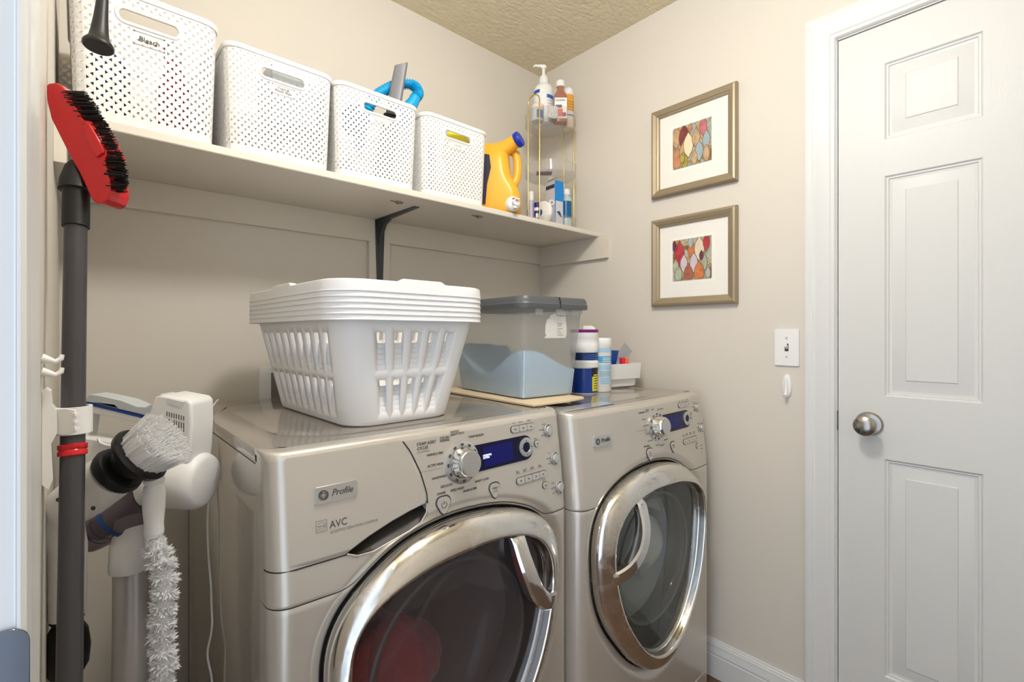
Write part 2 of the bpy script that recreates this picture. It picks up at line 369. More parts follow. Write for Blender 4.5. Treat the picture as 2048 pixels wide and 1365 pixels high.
# ---------------------------------------------------------------- laundry machines
W2, MT = .340, 1.011
OUT = [(.285,.61),(.285,.685),(.270,.738),(.240,.776),(.18,.807),(.10,.828),(.03,.834),(-.05,.830),(-.12,.813),(-.185,.778),(-.228,.742),(-.254,.694),(-.261,.64),(-.256,.575),(-.24,.476),(-.195,.371),(-.123,.29),(-.054,.258),(.03,.258),(.10,.298),(.187,.385),(.244,.464),(.275,.54)]
GLS = [(.085,.777),(.15,.765),(.205,.735),(.235,.69),(.24,.63),(.225,.56),(.195,.48),(.15,.41),(.09,.345),(.03,.312),(-.02,.308),(-.08,.33),(-.15,.395),(-.2,.48),(-.22,.56),(-.228,.64),(-.22,.70),(-.19,.735),(-.11,.765),(-.01,.777)]
CO = (.0, .58)
def polar(poly):
    pts = sorted((math.atan2(z-CO[1], x-CO[0]), math.hypot(x-CO[0], z-CO[1])) for x, z in poly); n = len(pts)
    raw = []
    for k in range(360):
        a = -PI+2*PI*k/360
        i = max([j for j in range(n) if pts[j][0] <= a], default=-1)
        def g(j): q, s = divmod(j, n); return pts[s][0]+2*PI*q, pts[s][1]
        p0, p1, p2, p3 = g(i-1), g(i), g(i+1), g(i+2); t_ = (a-p1[0])/(p2[0]-p1[0])
        m1 = (p2[1]-p0[1])/(p2[0]-p0[0])*(p2[0]-p1[0]); m2 = (p3[1]-p1[1])/(p3[0]-p1[0])*(p2[0]-p1[0])
        h = t_; raw.append((2*h**3-3*h*h+1)*p1[1]+(h**3-2*h*h+h)*m1+(-2*h**3+3*h*h)*p2[1]+(h**3-h*h)*m2)
    for _ in range(3): raw = [(raw[k-3]+raw[k-2]+raw[k-1]+raw[k]+raw[(k+1)%360]+raw[(k+2)%360]+raw[(k+3)%360])/7 for k in range(360)]
    return raw
RO, RG = polar(OUT), polar(GLS)
def rad(tb, a):
    a = (a+PI)/(2*PI)*360 % 360; i = int(a); return tb[i]*(1-a+i)+tb[(i+1) % 360]*(a-i)
SLOTU = [(-.066, .878), (-.10, .872), (-.14, .862), (-.183, .848), (-.223, .831)]
SLOTL = [(-.066, .878), (-.068, .862), (-.082, .846), (-.105, .838), (-.137, .831), (-.177, .822), (-.205, .823), (-.223, .831)]
def lerpy(pts, x):
    pts = sorted(pts)
    if x <= pts[0][0]: return pts[0][1]
    for a, b in zip(pts, pts[1:]):
        if x <= b[0]: return a[1]+(b[1]-a[1])*(x-a[0])/max(1e-9, b[0]-a[0])
    return pts[-1][1]
def machine(kind, root, mir, feet):
    """kind: washer or dryer. mir=-1 mirrors the porthole door. local frame: x across, y back, z up"""
    hs = mir
    def sd(x, z):
        x = x*hs; return math.hypot(x-CO[0], z-CO[1])-rad(RO, math.atan2(z-CO[1], x-CO[0]))
    def ybase(x, z):
        s_ = max(0, (z-.775)/.236); return .028*s_**1.2-.008*(1-(x/W2)**2)
    def carve(x, z):
        d = sd(x, z); c = 0
        if d < .032: c = .018*(1-max(0, d)/.032)**1.6 if d > 0 else .018
        return c
        if z > .775+.0: c = c if d < .045 else 0
        return c
    def slot(x, z):
        if kind != 'washer' or not (-.223 < x < -.066): return 0
        zu = lerpy(SLOTU, x); zl = min(zu, lerpy(SLOTL[:0:-1], x))
        if z > zu+.004 or z < zl: return 0
        t_ = (z-zl)/max(.002, zu-zl); return .034*min(1, t_*1.5)**.7+.002
    ys = lambda x, z: ybase(x, z)+carve(x, z)
    zs_seam = []
    def seam(x):
        z = .775
        for k in range(60):
            zz = .90-k*.0023
            if zz < .775: break
            if sd(x, zz) < .011: z = zz; break
        return z
    # ---- columns with rounded corners at both sides
    rc = .032; NX = 170
    cols_ = []
    for k in range(9): a = PI/2*(1-k/8); cols_.append((-(W2-rc)-rc*math.sin(a), rc*(1-math.cos(a))))
    for k in range(1, NX): cols_.append((-(W2-rc)+2*(W2-rc)*k/NX, 0))
    for k in range(9): a = PI/2*k/8; cols_.append(((W2-rc)+rc*math.sin(a), rc*(1-math.cos(a))))
    cols_ = [(-W2, rc+.03)]+cols_+[(W2, rc+.03)]
    seams = [seam(x) for x, _ in cols_]
    for _ in range(6): seams = [seams[0]]+[(seams[i-1]+seams[i]+seams[i+1])/3 for i in range(1, len(seams)-1)]+[seams[-1]]
    rt_ = .012
    # control panel shell
    NZ = 84; rings = []
    for j in range(NZ+1):
        row = []
        for (x, dx), sm in zip(cols_, seams):
            z = sm+(MT-rt_-sm)*j/NZ
            edge = .0018 if j == 0 else 0
            row.append((x, ys(x, z)+dx+edge+slot(x, z), z))
        rings.append(row)
    for k in range(1, 7):
        a = PI/2*k/6; rings.append([(x*(1-.0*k), ybase(x, MT)+dx+rt_*(1-math.cos(a)), MT-rt_+rt_*math.sin(a)) for x, dx in cols_])
    rings.append([(x, ybase(x, MT)+dx+rt_+.022, MT) for x, dx in cols_])
    mb = MB().loft(rings, False, False, False); mb.build('control_panel', M_champ, root, smooth=45, world=False)
    # body front
    NZ = 130; b0 = .095; rings = []
    for j in range(NZ+1):
        row = []
        for (x, dx), sm in zip(cols_, seams):
            z = b0+(sm-.0016-b0)*j/NZ; row.append((x, ys(x, z)+dx+(.0018 if j == NZ else 0), z))
        rings.append(row)
    mb = MB(); nc = len(cols_)
    for r in rings: mb.v += [Vector(p) for p in r]
    for j in range(NZ):
        for i in range(nc-1):
            x, _, z = rings[j][i]
            if sd(x, z) > -.014: a = j*nc+i; mb.f.append((a, a+1, a+nc+1, a+nc)); mb.m.append(0)
    mb.build('front_panel', M_champ, root, smooth=45, world=False)
    # lower kick panel, rounded the same way
    mb = MB().loft([[(x, ybase(x, 0)+dx+(.004 if k in (0, 2) else 0), z) for x, dx in cols_] for k, z in ((0, .025), (1, .028), (1, .088), (2, .091))], False, False, False)
    mb.build('kick_panel', M_champ, root, smooth=45, world=False)
    # dark liner behind seams and the porthole bulkhead
    mb = MB()
    n = 96; r0 = []; r1 = []; r2 = []; r3 = []
    for i in range(n):
        a = 2*PI*i/n; ro = rad(RO, a); 
        r0.append((hs*(CO[0]+(ro+.012)*math.cos(a)), .018, CO[1]+(ro+.012)*math.sin(a)))
        r1.append((hs*(CO[0]+(ro-.03)*math.cos(a)), .030, CO[1]+(ro-.03)*math.sin(a)))
        r2.append((hs*.205*math.cos(a), .038, .56+.205*math.sin(a))); r3.append((hs*.195*math.cos(a), .075, .56+.195*math.sin(a)))
    mb.loft([r0, r1, r2, r3], False, False); mb.build('door_gasket', mat('dark_gasket', '#2c2b2b', .5), root, smooth=60, world=False)
    mb = MB().lathe([(.197, .070), (.245, .085), (.25, .12), (.25, .47), (.001, .48)], (0, 0, .56), (0, 1, 0), 56, cap0=False, cap1=False)
    for k in range(3):
        a = 2*PI*k/3+.4; c = Vector((.235*math.cos(a), .28, .56+.235*math.sin(a))); mb.obox(c, Vector((-math.sin(a), 0, math.cos(a)))*.02, Y*.18, Vector((math.cos(a), 0, math.sin(a)))*.03)
    mb.build('drum', mat('steel_drum_'+kind, '#a39792' if kind == 'washer' else '#f0f0ee', .35, .35 if kind == 'washer' else 0), root, smooth=50, world=False)
    # cabinet sides and back
    D = .745
    mb = MB(); y0 = rc+.026
    mb.box((-W2+.003, y0, .025), (-W2+.010, D, .982)); mb.box((W2-.010, y0, .025), (W2-.003, D, .982)); mb.box((-W2+.003, D-.008, .025), (W2-.003, D, .982)); mb.box((-W2+.01, y0, .025), (W2-.01, D, .035))
    mb.box((-W2+.012, y0+.01, .86), (W2-.012, y0+.02, .98))
    for s_ in (-1, 1):   # pressed relief on the side walls
        xx = s_*(W2-.003); mb.loft([[(xx+s_*h, yy, zz) for yy, zz in ((y0+.05+q, .08+q), (D-.06-q, .08+q), (D-.06-q, .90-q), (y0+.05+q, .90-q))] for h, q in ((0, 0), (.0025, .012))], False, True)
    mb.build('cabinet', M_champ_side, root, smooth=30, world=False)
    # top lid with pressed oval plateau
    mb = MB()
    def lid(ins, z, y1=.062): return [(x_, y_, z) for x_, y_ in rrect(2*(W2-ins), D-y1-ins, .018, 5, 0, (D+y1-ins)/2)]
    mb.loft([lid(.001, .986), lid(0, .990), lid(0, 1.001), lid(.003, 1.0075), lid(.012, MT-.001), lid(.03, MT-.001)], True, False)
    def plat(q, z):
        pts = []
        for x_, y_ in rrect(2*(W2-.03-q), D-.062-.03-2*q-.012, .16-q, 10, 0, (D+.062)/2-.004): pts.append((x_, y_, z))
        return pts
    def ring_match(pts, n):  # resample closed loop to n points
        L = [0]
        for a, b in zip(pts, pts[1:]+pts[:1]): L.append(L[-1]+(Vector(a)-Vector(b)).length)
        out = []
        for k in range(n):
            t_ = L[-1]*k/n; i = max(j for j in range(len(L)) if L[j] <= t_); i = min(i, len(pts)-1)
            f_ = (t_-L[i])/max(1e-9, L[i+1]-L[i]); out.append(Vector(pts[i]).lerp(Vector(pts[(i+1) % len(pts)]), f_))
        return out
    N_ = 96
    A_ = ring_match(lid(.03, MT-.001), N_); B_ = ring_match(plat(.02, MT-.001), N_); C_ = ring_match(plat(.026, MT-.0022), N_); E_ = ring_match(plat(.034, MT-.0022), N_); F_ = ring_match(plat(.045, MT-.0004), N_)
    mb.loft([A_, B_, C_, E_, F_], False, True)
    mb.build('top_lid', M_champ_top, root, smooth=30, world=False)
    for i, (fx, fy) in enumerate(((-.29, .09), (.29, .09), (-.29, .69), (.29, .69))):
        MB().lathe([(.022, feet), (.022, feet+.008), (.012, feet+.01), (.012, .03)], (fx, fy, 0), (0, 0, 1), 16).build('foot', M_blackr, root, world=False)
    # ---------------- porthole door
    n = 144
    def loop(t_, h, off=0):
        L = []
        for i in range(n):
            a = 2*PI*i/n; r_ = rad(RO, a)*(1-t_)+rad(RG, a)*t_+off
            x_, z_ = CO[0]+r_*math.cos(a), CO[1]+r_*math.sin(a); L.append((x_*hs, -h-.006*(1-(x_/.3)**2), z_))
        return L
    prof = [(0, -.012, -.012), (0, -.012, 0), (0, .004, 0), (0, .012, -.002), (0, .018, -.006), (.14, .0235, -.005), (.35, .0285, -.004), (.55, .0325, -.003), (.75, .0355, 0), (.88, .0365, 0), (.925, .0355, 0), (.955, .030, 0), (.98, .021, 0), (1, .017, 0), (1, .013, .0), (1, .008, -.005)]
    mb = MB().loft([loop(t_, h, off) for t_, h, off in prof], False, False)
    ring = mb.build('door_ring', M_chrome, root, smooth=60, world=False)
    mb = MB(); rr_ = []
    for s_ in (1.015, .97, .9, .8, .65, .45, .25, .1):
        L = []
        for i in range(n):
            a = 2*PI*i/n; r_ = rad(RG, a)*s_; x_, z_ = CO[0]+r_*math.cos(a), CO[1]+r_*math.sin(a)
            L.append((x_*hs, -.012-.012*(1-s_*s_)-.006*(1-(x_/.3)**2), z_))
        rr_.append(L)
    mb.loft(rr_, False, True); mb.build('door_glass', M_glassdark if kind == 'washer' else M_glassdry, root, smooth=60, world=False)
    mb = MB().lathe([(.176, -.004), (.170, .001), (.166, .02), (.150, .075), (.12, .100), (.001, .110)], (.0, 0, .565), (0, 1, 0), 64, cap0=False, cap1=False)
    mb.build('inner_bowl', M_clear, root, smooth=60, world=False)
    mb = MB().lathe([(.178, .0), (.182, -.003), (.186, 0), (.182, .004), (.178, .0)], (.0, 0, .565), (0, 1, 0), 64, cap0=False, cap1=False)
    mb.build('bowl_rim', mat('grey_bowl_rim', '#55565a', .3), root, smooth=60, world=False)
    mb = MB(); L0, L1 = [], []
    for i in range(n):
        a = 2*PI*i/n
        for q, L in ((-.002, L0), (.0045, L1)):
            r_ = rad(RO, a)+q; x_, z_ = hs*(CO[0]+r_*math.cos(a)), CO[1]+r_*math.sin(a); L.append((x_, ys(x_, z_)-.0009, z_))
    mb.loft([L0, L1], False, False); mb.build('door_gap_shade', M_darkg, root, smooth=60, world=False)  # black strip laid on the recess, painting in the shaded gap round the door
    # handle arc
    hc = [(.134, .772), (.138, .73), (.148, .69), (.168, .648), (.205, .612), (.250, .594)]
    hp = []
    for i in range(len(hc)-1):
        p0, p1, p2, p3 = [Vector((*hc[max(0, min(len(hc)-1, i+k))], 0)) for k in (-1, 0, 1, 2)]
        for q in range(5):
            t_ = q/5; hp.append(.5*((2*p1)+(p2-p0)*t_+(2*p0-5*p1+4*p2-p3)*t_**2+(3*p1-p0-3*p2+p3)*t_**3))
    hp.append(Vector((*hc[-1], 0)))
    mb = MB(); rings = []
    for i, p in enumerate(hp):
        d_ = (hp[min(i+1, len(hp)-1)]-hp[max(i-1, 0)]).normalized(); nn = Vector((-d_.y, d_.x, 0)); t_ = i/(len(hp)-1)
        bow = math.sin(PI*t_)**.85; w_ = .0185; h1 = .037+.032*bow; h0 = h1-.018-.014*bow
        sec = [(-w_, h0+.003), (-w_, h1-.006), (-w_+.005, h1-.001), (0, h1), (w_-.005, h1-.001), (w_, h1-.006), (w_, h0+.003), (w_-.004, h0), (-w_+.004, h0)]
        rings.append([(hs*(p.x+nn.x*a), -h, p.y+nn.y*a) for a, h in sec])
    mb.loft(rings); mb.build('door_handle', M_chromec, root, smooth=35, world=False)
    # ---------------- panel furniture, all laid on the panel surface
    def S_(v): return (v[0], ybase(v[0], v[2])+v[1], v[2])      # v.y = -height over the panel
    def plate(name, poly, h, m, bevel=.0006, h0=-.001, parent=root):
        return MB().prism(poly, (0, -h0, 0), X, Z, -Y*(h-h0)).warp(S_).build(name, m, parent, smooth=0 if not bevel else 30, bevel=bevel, world=False)
    if kind == 'washer':
        def edge_x(z): return lerpy([(.878, -.066), (.897, -.0665), (.937, -.077), (.978, -.095), (1.0, -.110), (1.02, -.125)], z)
        NI, NJ = 60, 40; rows = []
        for j in range(NJ+1):
            row = []
            for i in range(NI+1):
                x_ = -.30; 
                for _ in range(8):
                    zb = lerpy([(-.34, .831)]+SLOTU, x_); z_ = zb+(MT-.010-zb)*j/NJ; x_ = -(W2-.028)+(edge_x(z_)+(W2-.028))*i/NI
                e = min(NI-i, j); lift = .0022*min(1, (i-1)/8) if e >= 1 else -.002
                row.append((x_, ybase(x_, z_)-lift, z_))
            rows.append(row)
        MB().loft(rows, False, False, False).build('dispenser_drawer', M_champ, root, smooth=50, world=False)
        mb = MB(); pts = [(edge_x(z_)+.0012, ybase(edge_x(z_), z_)-.0004, z_) for z_ in [.878+(MT-.012-.878)*k/14 for k in range(15)]]; mb.tube(pts, .0011, 6)
        mb.build('drawer_gap', M_darkg, root, world=False)
        MB().tube([(-(W2-rc)-rc*math.sin(a), ybase(-W2, .83)+rc*(1-math.cos(a))-.0002, .8305) for a in [PI/2*(1-k/8) for k in range(8)]]+[(x_, ybase(x_, z_)-.0004, z_) for x_, z_ in [(-.303+.01*k, .8305) for k in range(8)]+[(-.223, .8305)]], .0011, 6).build('drawer_gap', M_darkg, root, world=False)
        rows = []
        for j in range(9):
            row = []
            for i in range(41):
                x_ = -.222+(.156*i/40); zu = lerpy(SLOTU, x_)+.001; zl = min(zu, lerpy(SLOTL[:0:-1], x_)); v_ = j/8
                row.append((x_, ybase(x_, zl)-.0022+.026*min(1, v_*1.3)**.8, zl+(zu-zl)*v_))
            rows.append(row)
        MB().loft(rows, False, False, False).build('drawer_grip_shade', mat('painted_slot_shade', '#1f1914', .45), root, smooth=60, world=False)  # dark grip patch; shade under the overhanging drawer is painted into its colour
        MB().tube([(x_, ybase(x_, z_)-.0004, z_) for x_, z_ in SLOTL], .0017, 8).build('grip_lip', M_champ, root, smooth=60, world=False)
        text('AVC', .0165, (-.250, -.0026, .880), X, Z, M_ink, root, 'lettering', warp=S_, sx=.9)
        text('ADAPTIVE VIBRATION CONTROL', .0063, (-.250, -.0026, .8715), X, Z, M_inkl, root, 'lettering', warp=S_, sx=.88, shear=.15)
        mb = MB()
        for q in (0, .0006): pass
        for a, b, c_, d_ in ((-.272, .8775, -.254, .8782), (-.272, .8832, -.254, .8837), (-.272, .8955, -.254, .8962), (-.272, .8775, -.2714, .8962), (-.2546, .8775, -.254, .8962), (-.2705, .8800, -.2555, .8803)): mb.box((a, -.0028, b), (c_, -.002, d_))
        mb.tube([(-.271+.0165*k/10, -.0026, .8875+.0055*math.sin(PI*k/10)) for k in range(11)], .0003, 5)
        mb.warp(S_).build('energy_mark', M_inkl, root, smooth=0, world=False)
        text('energy', .0052, (-.2695, -.0026, .8858), X, Z, M_inkl, root, 'lettering', warp=S_, shear=.3)
    zb_ = .0
    B = plate('brand_badge', rrect(.070, .0275, .003, 4, -.2365, .9355), .0055, M_silver, .0012)
    mb = MB()
    def ringp(cx_, cz_, r0_, r1_, n_=28, a0=0, a1=2*PI, y_=-.0063):
        P0 = len(mb.v)
        for k in range(n_+1):
            a = a0+(a1-a0)*k/n_
            mb.v += [Vector((cx_+r0_*math.cos(a), y_, cz_+r0_*math.sin(a))), Vector((cx_+r1_*math.cos(a), y_, cz_+r1_*math.sin(a)))]
        for k in range(n_): mb.f.append((P0+2*k, P0+2*k+1, P0+2*k+3, P0+2*k+2)); mb.m.append(0)
    ex, ez = -.2585, .9355
    ringp(ex, ez, .0072, .0081); ringp(ex, ez, .0050, .0066)
    for k in range(4):
        a = PI/4+PI/2*k; ringp(ex+.0028*math.cos(a), ez+.0028*math.sin(a), .0009, .0018, 14, a-2.2, a+2.0)
    mb.warp(S_).build('emblem', M_ink, B, smooth=0, world=False, fix=False)
    text('Profile', .0150, (-.246, -.0061, .9315), X, Z, M_ink, B, 'lettering', warp=S_, shear=.35, sx=.92)
    # rotary cycle knob
    kx, kz = .021, .9385; ky = ybase(kx, kz)
    KB = MB().lathe([(.0425, -.001), (.0425, .0025), (.040, .004), (.031, .0048), (.030, .003)], (kx, ky, kz), (0, -1, .1), 56).build('knob_base', M_silver, root, world=False)
    mb = MB()
    for k in range(12):
        a = math.radians(35+30*k-5); c_ = Vector((kx+.0358*math.cos(a), 0, kz+.0358*math.sin(a)))
        t1 = Vector((-math.sin(a), 0, math.cos(a))); n1 = Vector((math.cos(a), 0, math.sin(a)))
        c_.y = ky-.0042-(c_.z-kz)*-.1; mb.obox(c_, t1*.0034, n1*.0026, Y*.0008)
    mb.build('cycle_marks', M_ink, KB, smooth=0, world=False)
    KN = MB().lathe([(.0300, .003), (.0300, .008), (.0290, .010), (.0278, .024), (.0265, .029), (.0245, .0315), (.001, .0322)], (kx, ky, kz), (0, -1, .1), 56).build('cycle_knob', M_chromec, root, world=False)
    o = MB().lathe([(.0225, .0322), (.0225, .0335), (.001, .0337)], (kx, ky, kz), (0, -1, .1), 48).build('knob_cap', M_silver, KN, world=False)
    # display
    dp = [(.030, .9125), (.195, .9125)]+[(.1985+.0265*math.cos(a), .9395+.027*math.sin(a)) for a in [math.radians(-90+180*k/16) for k in range(17)]]+[(.195, .9665), (.030, .9665)]
    DS = plate('display', dp, .0022, M_screen, .0008)
    plate('screen', rrect(.085, .040, .002, 3, .118, .9395), .0026, M_screenb, 0, .002, DS)
    if kind == 'washer':
        text('NORMAL\nEXTRA', .0058, (.074, -.0028, .9405), X, Z, M_screentx, DS, warp=S_, shear=.15, line=.8)
    DP = MB().lathe([(.0215, .001), (.0215, .0045), (.019, .0055), (.0115, .005), (.0105, .0035), (.001, .003)], (.2015, ybase(.2015, .94), .940), (0, -1, .1), 40).build('arrow_pad', M_silver, root, world=False)
    MB().lathe([(.0112, .0038), (.0105, .0048), (.001, .005)], (.2015, ybase(.2015, .94), .940), (0, -1, .1), 32).build('enter_button', M_screen, DP, world=False)
    mb = MB()
    for k in range(4):
        a = PI/2*k; c_ = Vector((.2015+.0155*math.cos(a), ybase(.2015, .94)-.0057+.1*.0155*math.sin(a), .940+.0155*math.sin(a)))
        mb.prism([(-.0018, -.001), (.0018, -.001), (0, .0018)], c_, Vector((-math.sin(a), 0, math.cos(a))), Vector((math.cos(a), 0, math.sin(a))), -Y*.0005)
    mb.build('arrow_marks', M_ink, DP, smooth=0, world=False)
    def button(poly, dark=.0012):
        cx_ = sum(p[0] for p in poly)/len(poly); cz_ = sum(p[1] for p in poly)/len(poly)
        big = [((p[0]-cx_)*(1+dark/.006)+cx_, (p[1]-cz_)*(1+dark/.006)+cz_) for p in poly]
        plate('button_gap', big, .0006, M_ink, 0); 
        return plate('button', poly, .0030, M_btn, .0008)
    def shield(cx_, cz_, w_, h_):
        pts = []
        for k in range(28):
            a = 2*PI*k/28; r_ = 1+.11*math.cos(3*(a+PI/2)); pts.append((cx_+w_*.92*r_*math.cos(a)*(1-.12*max(0, -math.sin(a))), cz_+h_*.95*r_*math.sin(a)))
        return pts
    PBt = button(shield(-.030, .868, .0155, .0165)); SBt = button(shield(.100, .868, .0140, .0155))
    mb = MB(); mb_ = mb
    ringp(-.030, .8675, .0052, .0064, 24, math.radians(125), math.radians(415), -.0034); mb.box((-.0306, -.0035, .8685), (-.0294, -.0032, .8745))
    mb.warp(S_).build('power_symbol', M_ink, PBt, smooth=0, world=False, fix=False)
    text('START', .0060, (.100, -.0032, .8695), X, Z, M_ink, SBt, warp=S_, align='CENTER', sx=.8); text('PAUSE', .0042, (.100, -.0032, .8640), X, Z, M_inkl, SBt, warp=S_, align='CENTER')
    def pill(cx_, cz_, n_, w_):
        plate('button_gap', rrect(w_*n_+.0022, .0162, .0078, 5, cx_, cz_), .0008, M_ink, 0)
        for k in range(n_):
            x_ = cx_+(k-(n_-1)/2)*w_; r_ = .0068 if k in (0, n_-1) else .0015
            poly = rrect(w_-.0016, .0138, .0015, 3, x_, cz_)
            if n_ == 1: poly = rrect(w_-.0016, .0138, .0062, 5, x_, cz_)
            elif k == 0: poly = rrect(w_-.0016, .0138, .0015, 3, x_, cz_)[:0]+[(x_+w_/2-.0008, cz_-.0069), (x_+w_/2-.0008, cz_+.0069)]+[(x_-w_/2+.0008+.0069-.0069*math.cos(a), cz_+.0069*math.sin(a)) for a in [math.radians(90-180*q/10) for q in range(11)]]
            elif k == n_-1: poly = [(x_-w_/2+.0008, cz_+.0069), (x_-w_/2+.0008, cz_-.0069)]+[(x_+w_/2-.0008-.0069+.0069*math.cos(a), cz_+.0069*math.sin(a)) for a in [math.radians(-90+180*q/10) for q in range(11)]]
            b_ = plate('button', poly, .0030, M_btn, .0008)
            plate('button_light', rrect(.0042, .0026, .0010, 3, x_, cz_), .0036, M_ink, 0, .0028, b_)
    pill(.1985, .9835, 3, .0250); pill(.2135, .8705, 4, .0245); pill(.2405, .9420, 1, .0185); pill(.2560, .8440, 1, .0185)
    for dx_, dz_ in ((.2855, .9665), (.3005, .8985), (.3085, .8290)):
        if kind == 'dryer' and dz_ < .85: continue
        dx_ -= .003; yy = ybase(dx_, dz_)-.0012
        Db = MB().lathe([(.0155, -.001), (.0155, .002), (.0145, .0028), (.010, .003)], (dx_, yy, dz_), (.08, -1, .08), 32).build('option_dial_base', M_silver, root, world=False)
        mb = MB()
        for k in range(5):
            a = math.radians(95+42*k); mb.obox((dx_+.0128*math.cos(a), yy-.0030+.08*.0128*math.sin(a), dz_+.0128*math.sin(a)), Vector((-math.sin(a), 0, math.cos(a)))*.0030, Vector((math.cos(a), 0, math.sin(a)))*.0014, Y*.0006)
        mb.build('dial_marks', M_ink, Db, smooth=0, world=False)
        MB().lathe([(.0100, .002), (.0100, .0045), (.0088, .0058), (.001, .0062)], (dx_, yy, dz_), (.08, -1, .08), 28).build('option_button', M_btn, Db, world=False)
    # printed legends
    if kind == 'washer':
        LG = [('STEAM ASSIST', .0082, -.080, .986), ('CYCLES', .0082, -.080, .978), ('MAX STEAM BOOST', .0036, -.080, .9725), ('COLORS /\nNORMAL', .0066, -.028, .9905), ('WHITES /\nHEAVY DUTY', .0066, -.002, .9990), ('STEAM REFRESH', .0066, .042, .9830),
              ('WRINKLE FREE', .0066, -.060, .9630), ('ACTIVE WEAR', .0066, -.060, .9425), ('HANDWASH', .0066, -.052, .9180), ('DELICATES', .0066, -.034, .8990), ('SPEED WASH', .0066, -.012, .8868), ('DRAIN & SPIN', .0066, .018, .8792), ('BASKET CLEAN', .0062, .050, .8920), ('POWER', .0066, -.043, .8870)]
    else:
        LG = [('STEAM DRY', .0066, -.062, .983), ('NORMAL\nHEAVY', .0058, -.028, .9880), ('SPEED', .0060, .004, .9860), ('STEAM REFRESH', .0056, .034, .9830), ('TOWELS', .0060, -.050, .9640), ('DELICATES', .0060, -.046, .9450), ('CASUALS', .0060, -.040, .9220), ('EASY CARE', .0056, -.034, .9010), ('RACK DRY', .0062, -.056, .8890), ('WARM UP', .0056, .004, .8830), ('TIMED DRY', .0056, .028, .8790), ('DAMP DRY', .0056, .052, .8920), ('POWER', .0056, -.040, .8865)]
    for s_, sz, x_, z_ in LG: text(s_, sz, (x_, -.0006, z_), X, Z, M_ink if sz > .006 else M_inkl, root, warp=S_, line=.8, shear=.12, sx=.86)
    for s_, x_, z_ in (('ON', .168, .9960), ('DELAY', .188, .9960), ('STEAM', .215, .9960), ('BACK', .232, .9525), ('PRE\nWASH', .166, .8905), ('EXTRA\nRINSE', .188, .8905), ('STAIN\nTREAT', .212, .8905), ('SPIN\nWASH', .238, .8905), ('LOCK', .248, .8545), ('HEAVY', .262, .9810), ('MEDIUM', .252, .9690), ('LIGHT', .256, .9560), ('HOT', .274, .9120), ('WARM', .268, .9000), ('COLD', .272, .8880), ('MORE', .278, .8410), ('NORMAL', .276, .8300), ('LESS', .280, .8180)):
        text(s_, .0040, (x_, -.0006, z_), X, Z, M_inkl, root, warp=S_, line=.8)
    for q0_, q1_ in (((-.088, -.0007, .9365), (-.030, -.0003, .9370)), ((.166, -.0007, .8600), (.252, -.0003, .8604)), ((.166, -.0007, .8850), (.252, -.0003, .8853))): MB().box(q0_, q1_).warp(S_).build('legend_line', M_inkl, root, smooth=0, world=False)

WX, WY, DX, DYY = .556, .777, 1.2405, .748
wm = thing('washing_machine', 'champagne front-loading washing machine under the stack of white laundry baskets, left of the dryer', 'washing machine', (WX, WY, 0))
machine('washer', wm, 1, 0)
dm = thing('clothes_dryer', 'champagne front-loading dryer beside the right wall, with a grey porthole door', 'dryer', (DX, DYY, -.012))
machine('dryer', dm, -1, .0125)
# clothes in the drums
def blob(name, c, r, m, seed, amp=.25, label='', cat='garment', n=48):
    rr = random.Random(seed); ph = [(rr.uniform(1.5, 5), rr.uniform(0, 6.3), rr.uniform(1, 4), rr.uniform(0, 6.3)) for _ in range(6)]
    mb = MB(); rings = []
    for j in range(1, n//2):
        t_ = PI*j/(n//2); ring = []
        for i in range(n):
            a = 2*PI*i/n; k = 1+sum(amp/(2+q)*math.sin(p[0]*t_*1.3+round(p[2])*a+p[1]) for q, p in enumerate(ph))+amp*.12*math.sin(9*a+5*t_*math.sin(2*a))
            ring.append((c[0]+r[0]*k*math.sin(t_)*math.cos(a), c[1]+r[1]*k*math.sin(t_)*math.sin(a), c[2]+r[2]*k*math.cos(t_)))
        rings.append(ring)
    mb.loft(rings); o = mb.build(name, m, None, smooth=80); tag(o, label, cat); return o
M_redcl = mat('crimson_cloth', '#b8283a', .8, bump=(60, .004), sheen=.4); M_whcl = mat('white_cloth', '#faf9f6', .85, bump=(40, .004)); M_darkcl = mat('dark_cloth', '#5c4747', .85, bump=(50, .004))
blob('garment', (WX-.055, WY+.195, .46), (.115, .07, .11), M_redcl, 3, .3, 'crumpled crimson garment inside the washing machine drum')
blob('garment', (WX+.050, WY+.345, .48), (.10, .065, .12), M_darkcl, 5, .3, 'dark garment behind the crimson one inside the washer drum')
blob('garment', (DX+.168, DYY+.165, .50), (.062, .060, .115), M_whcl, 9, .3, 'crumpled white garment inside the dryer drum')
blob('garment', (DX+.195, DYY+.275, .57), (.03, .035, .045), mat('orange_cloth', '#c96a3c', .8), 12, .3, 'small orange garment beside the white one inside the dryer drum')

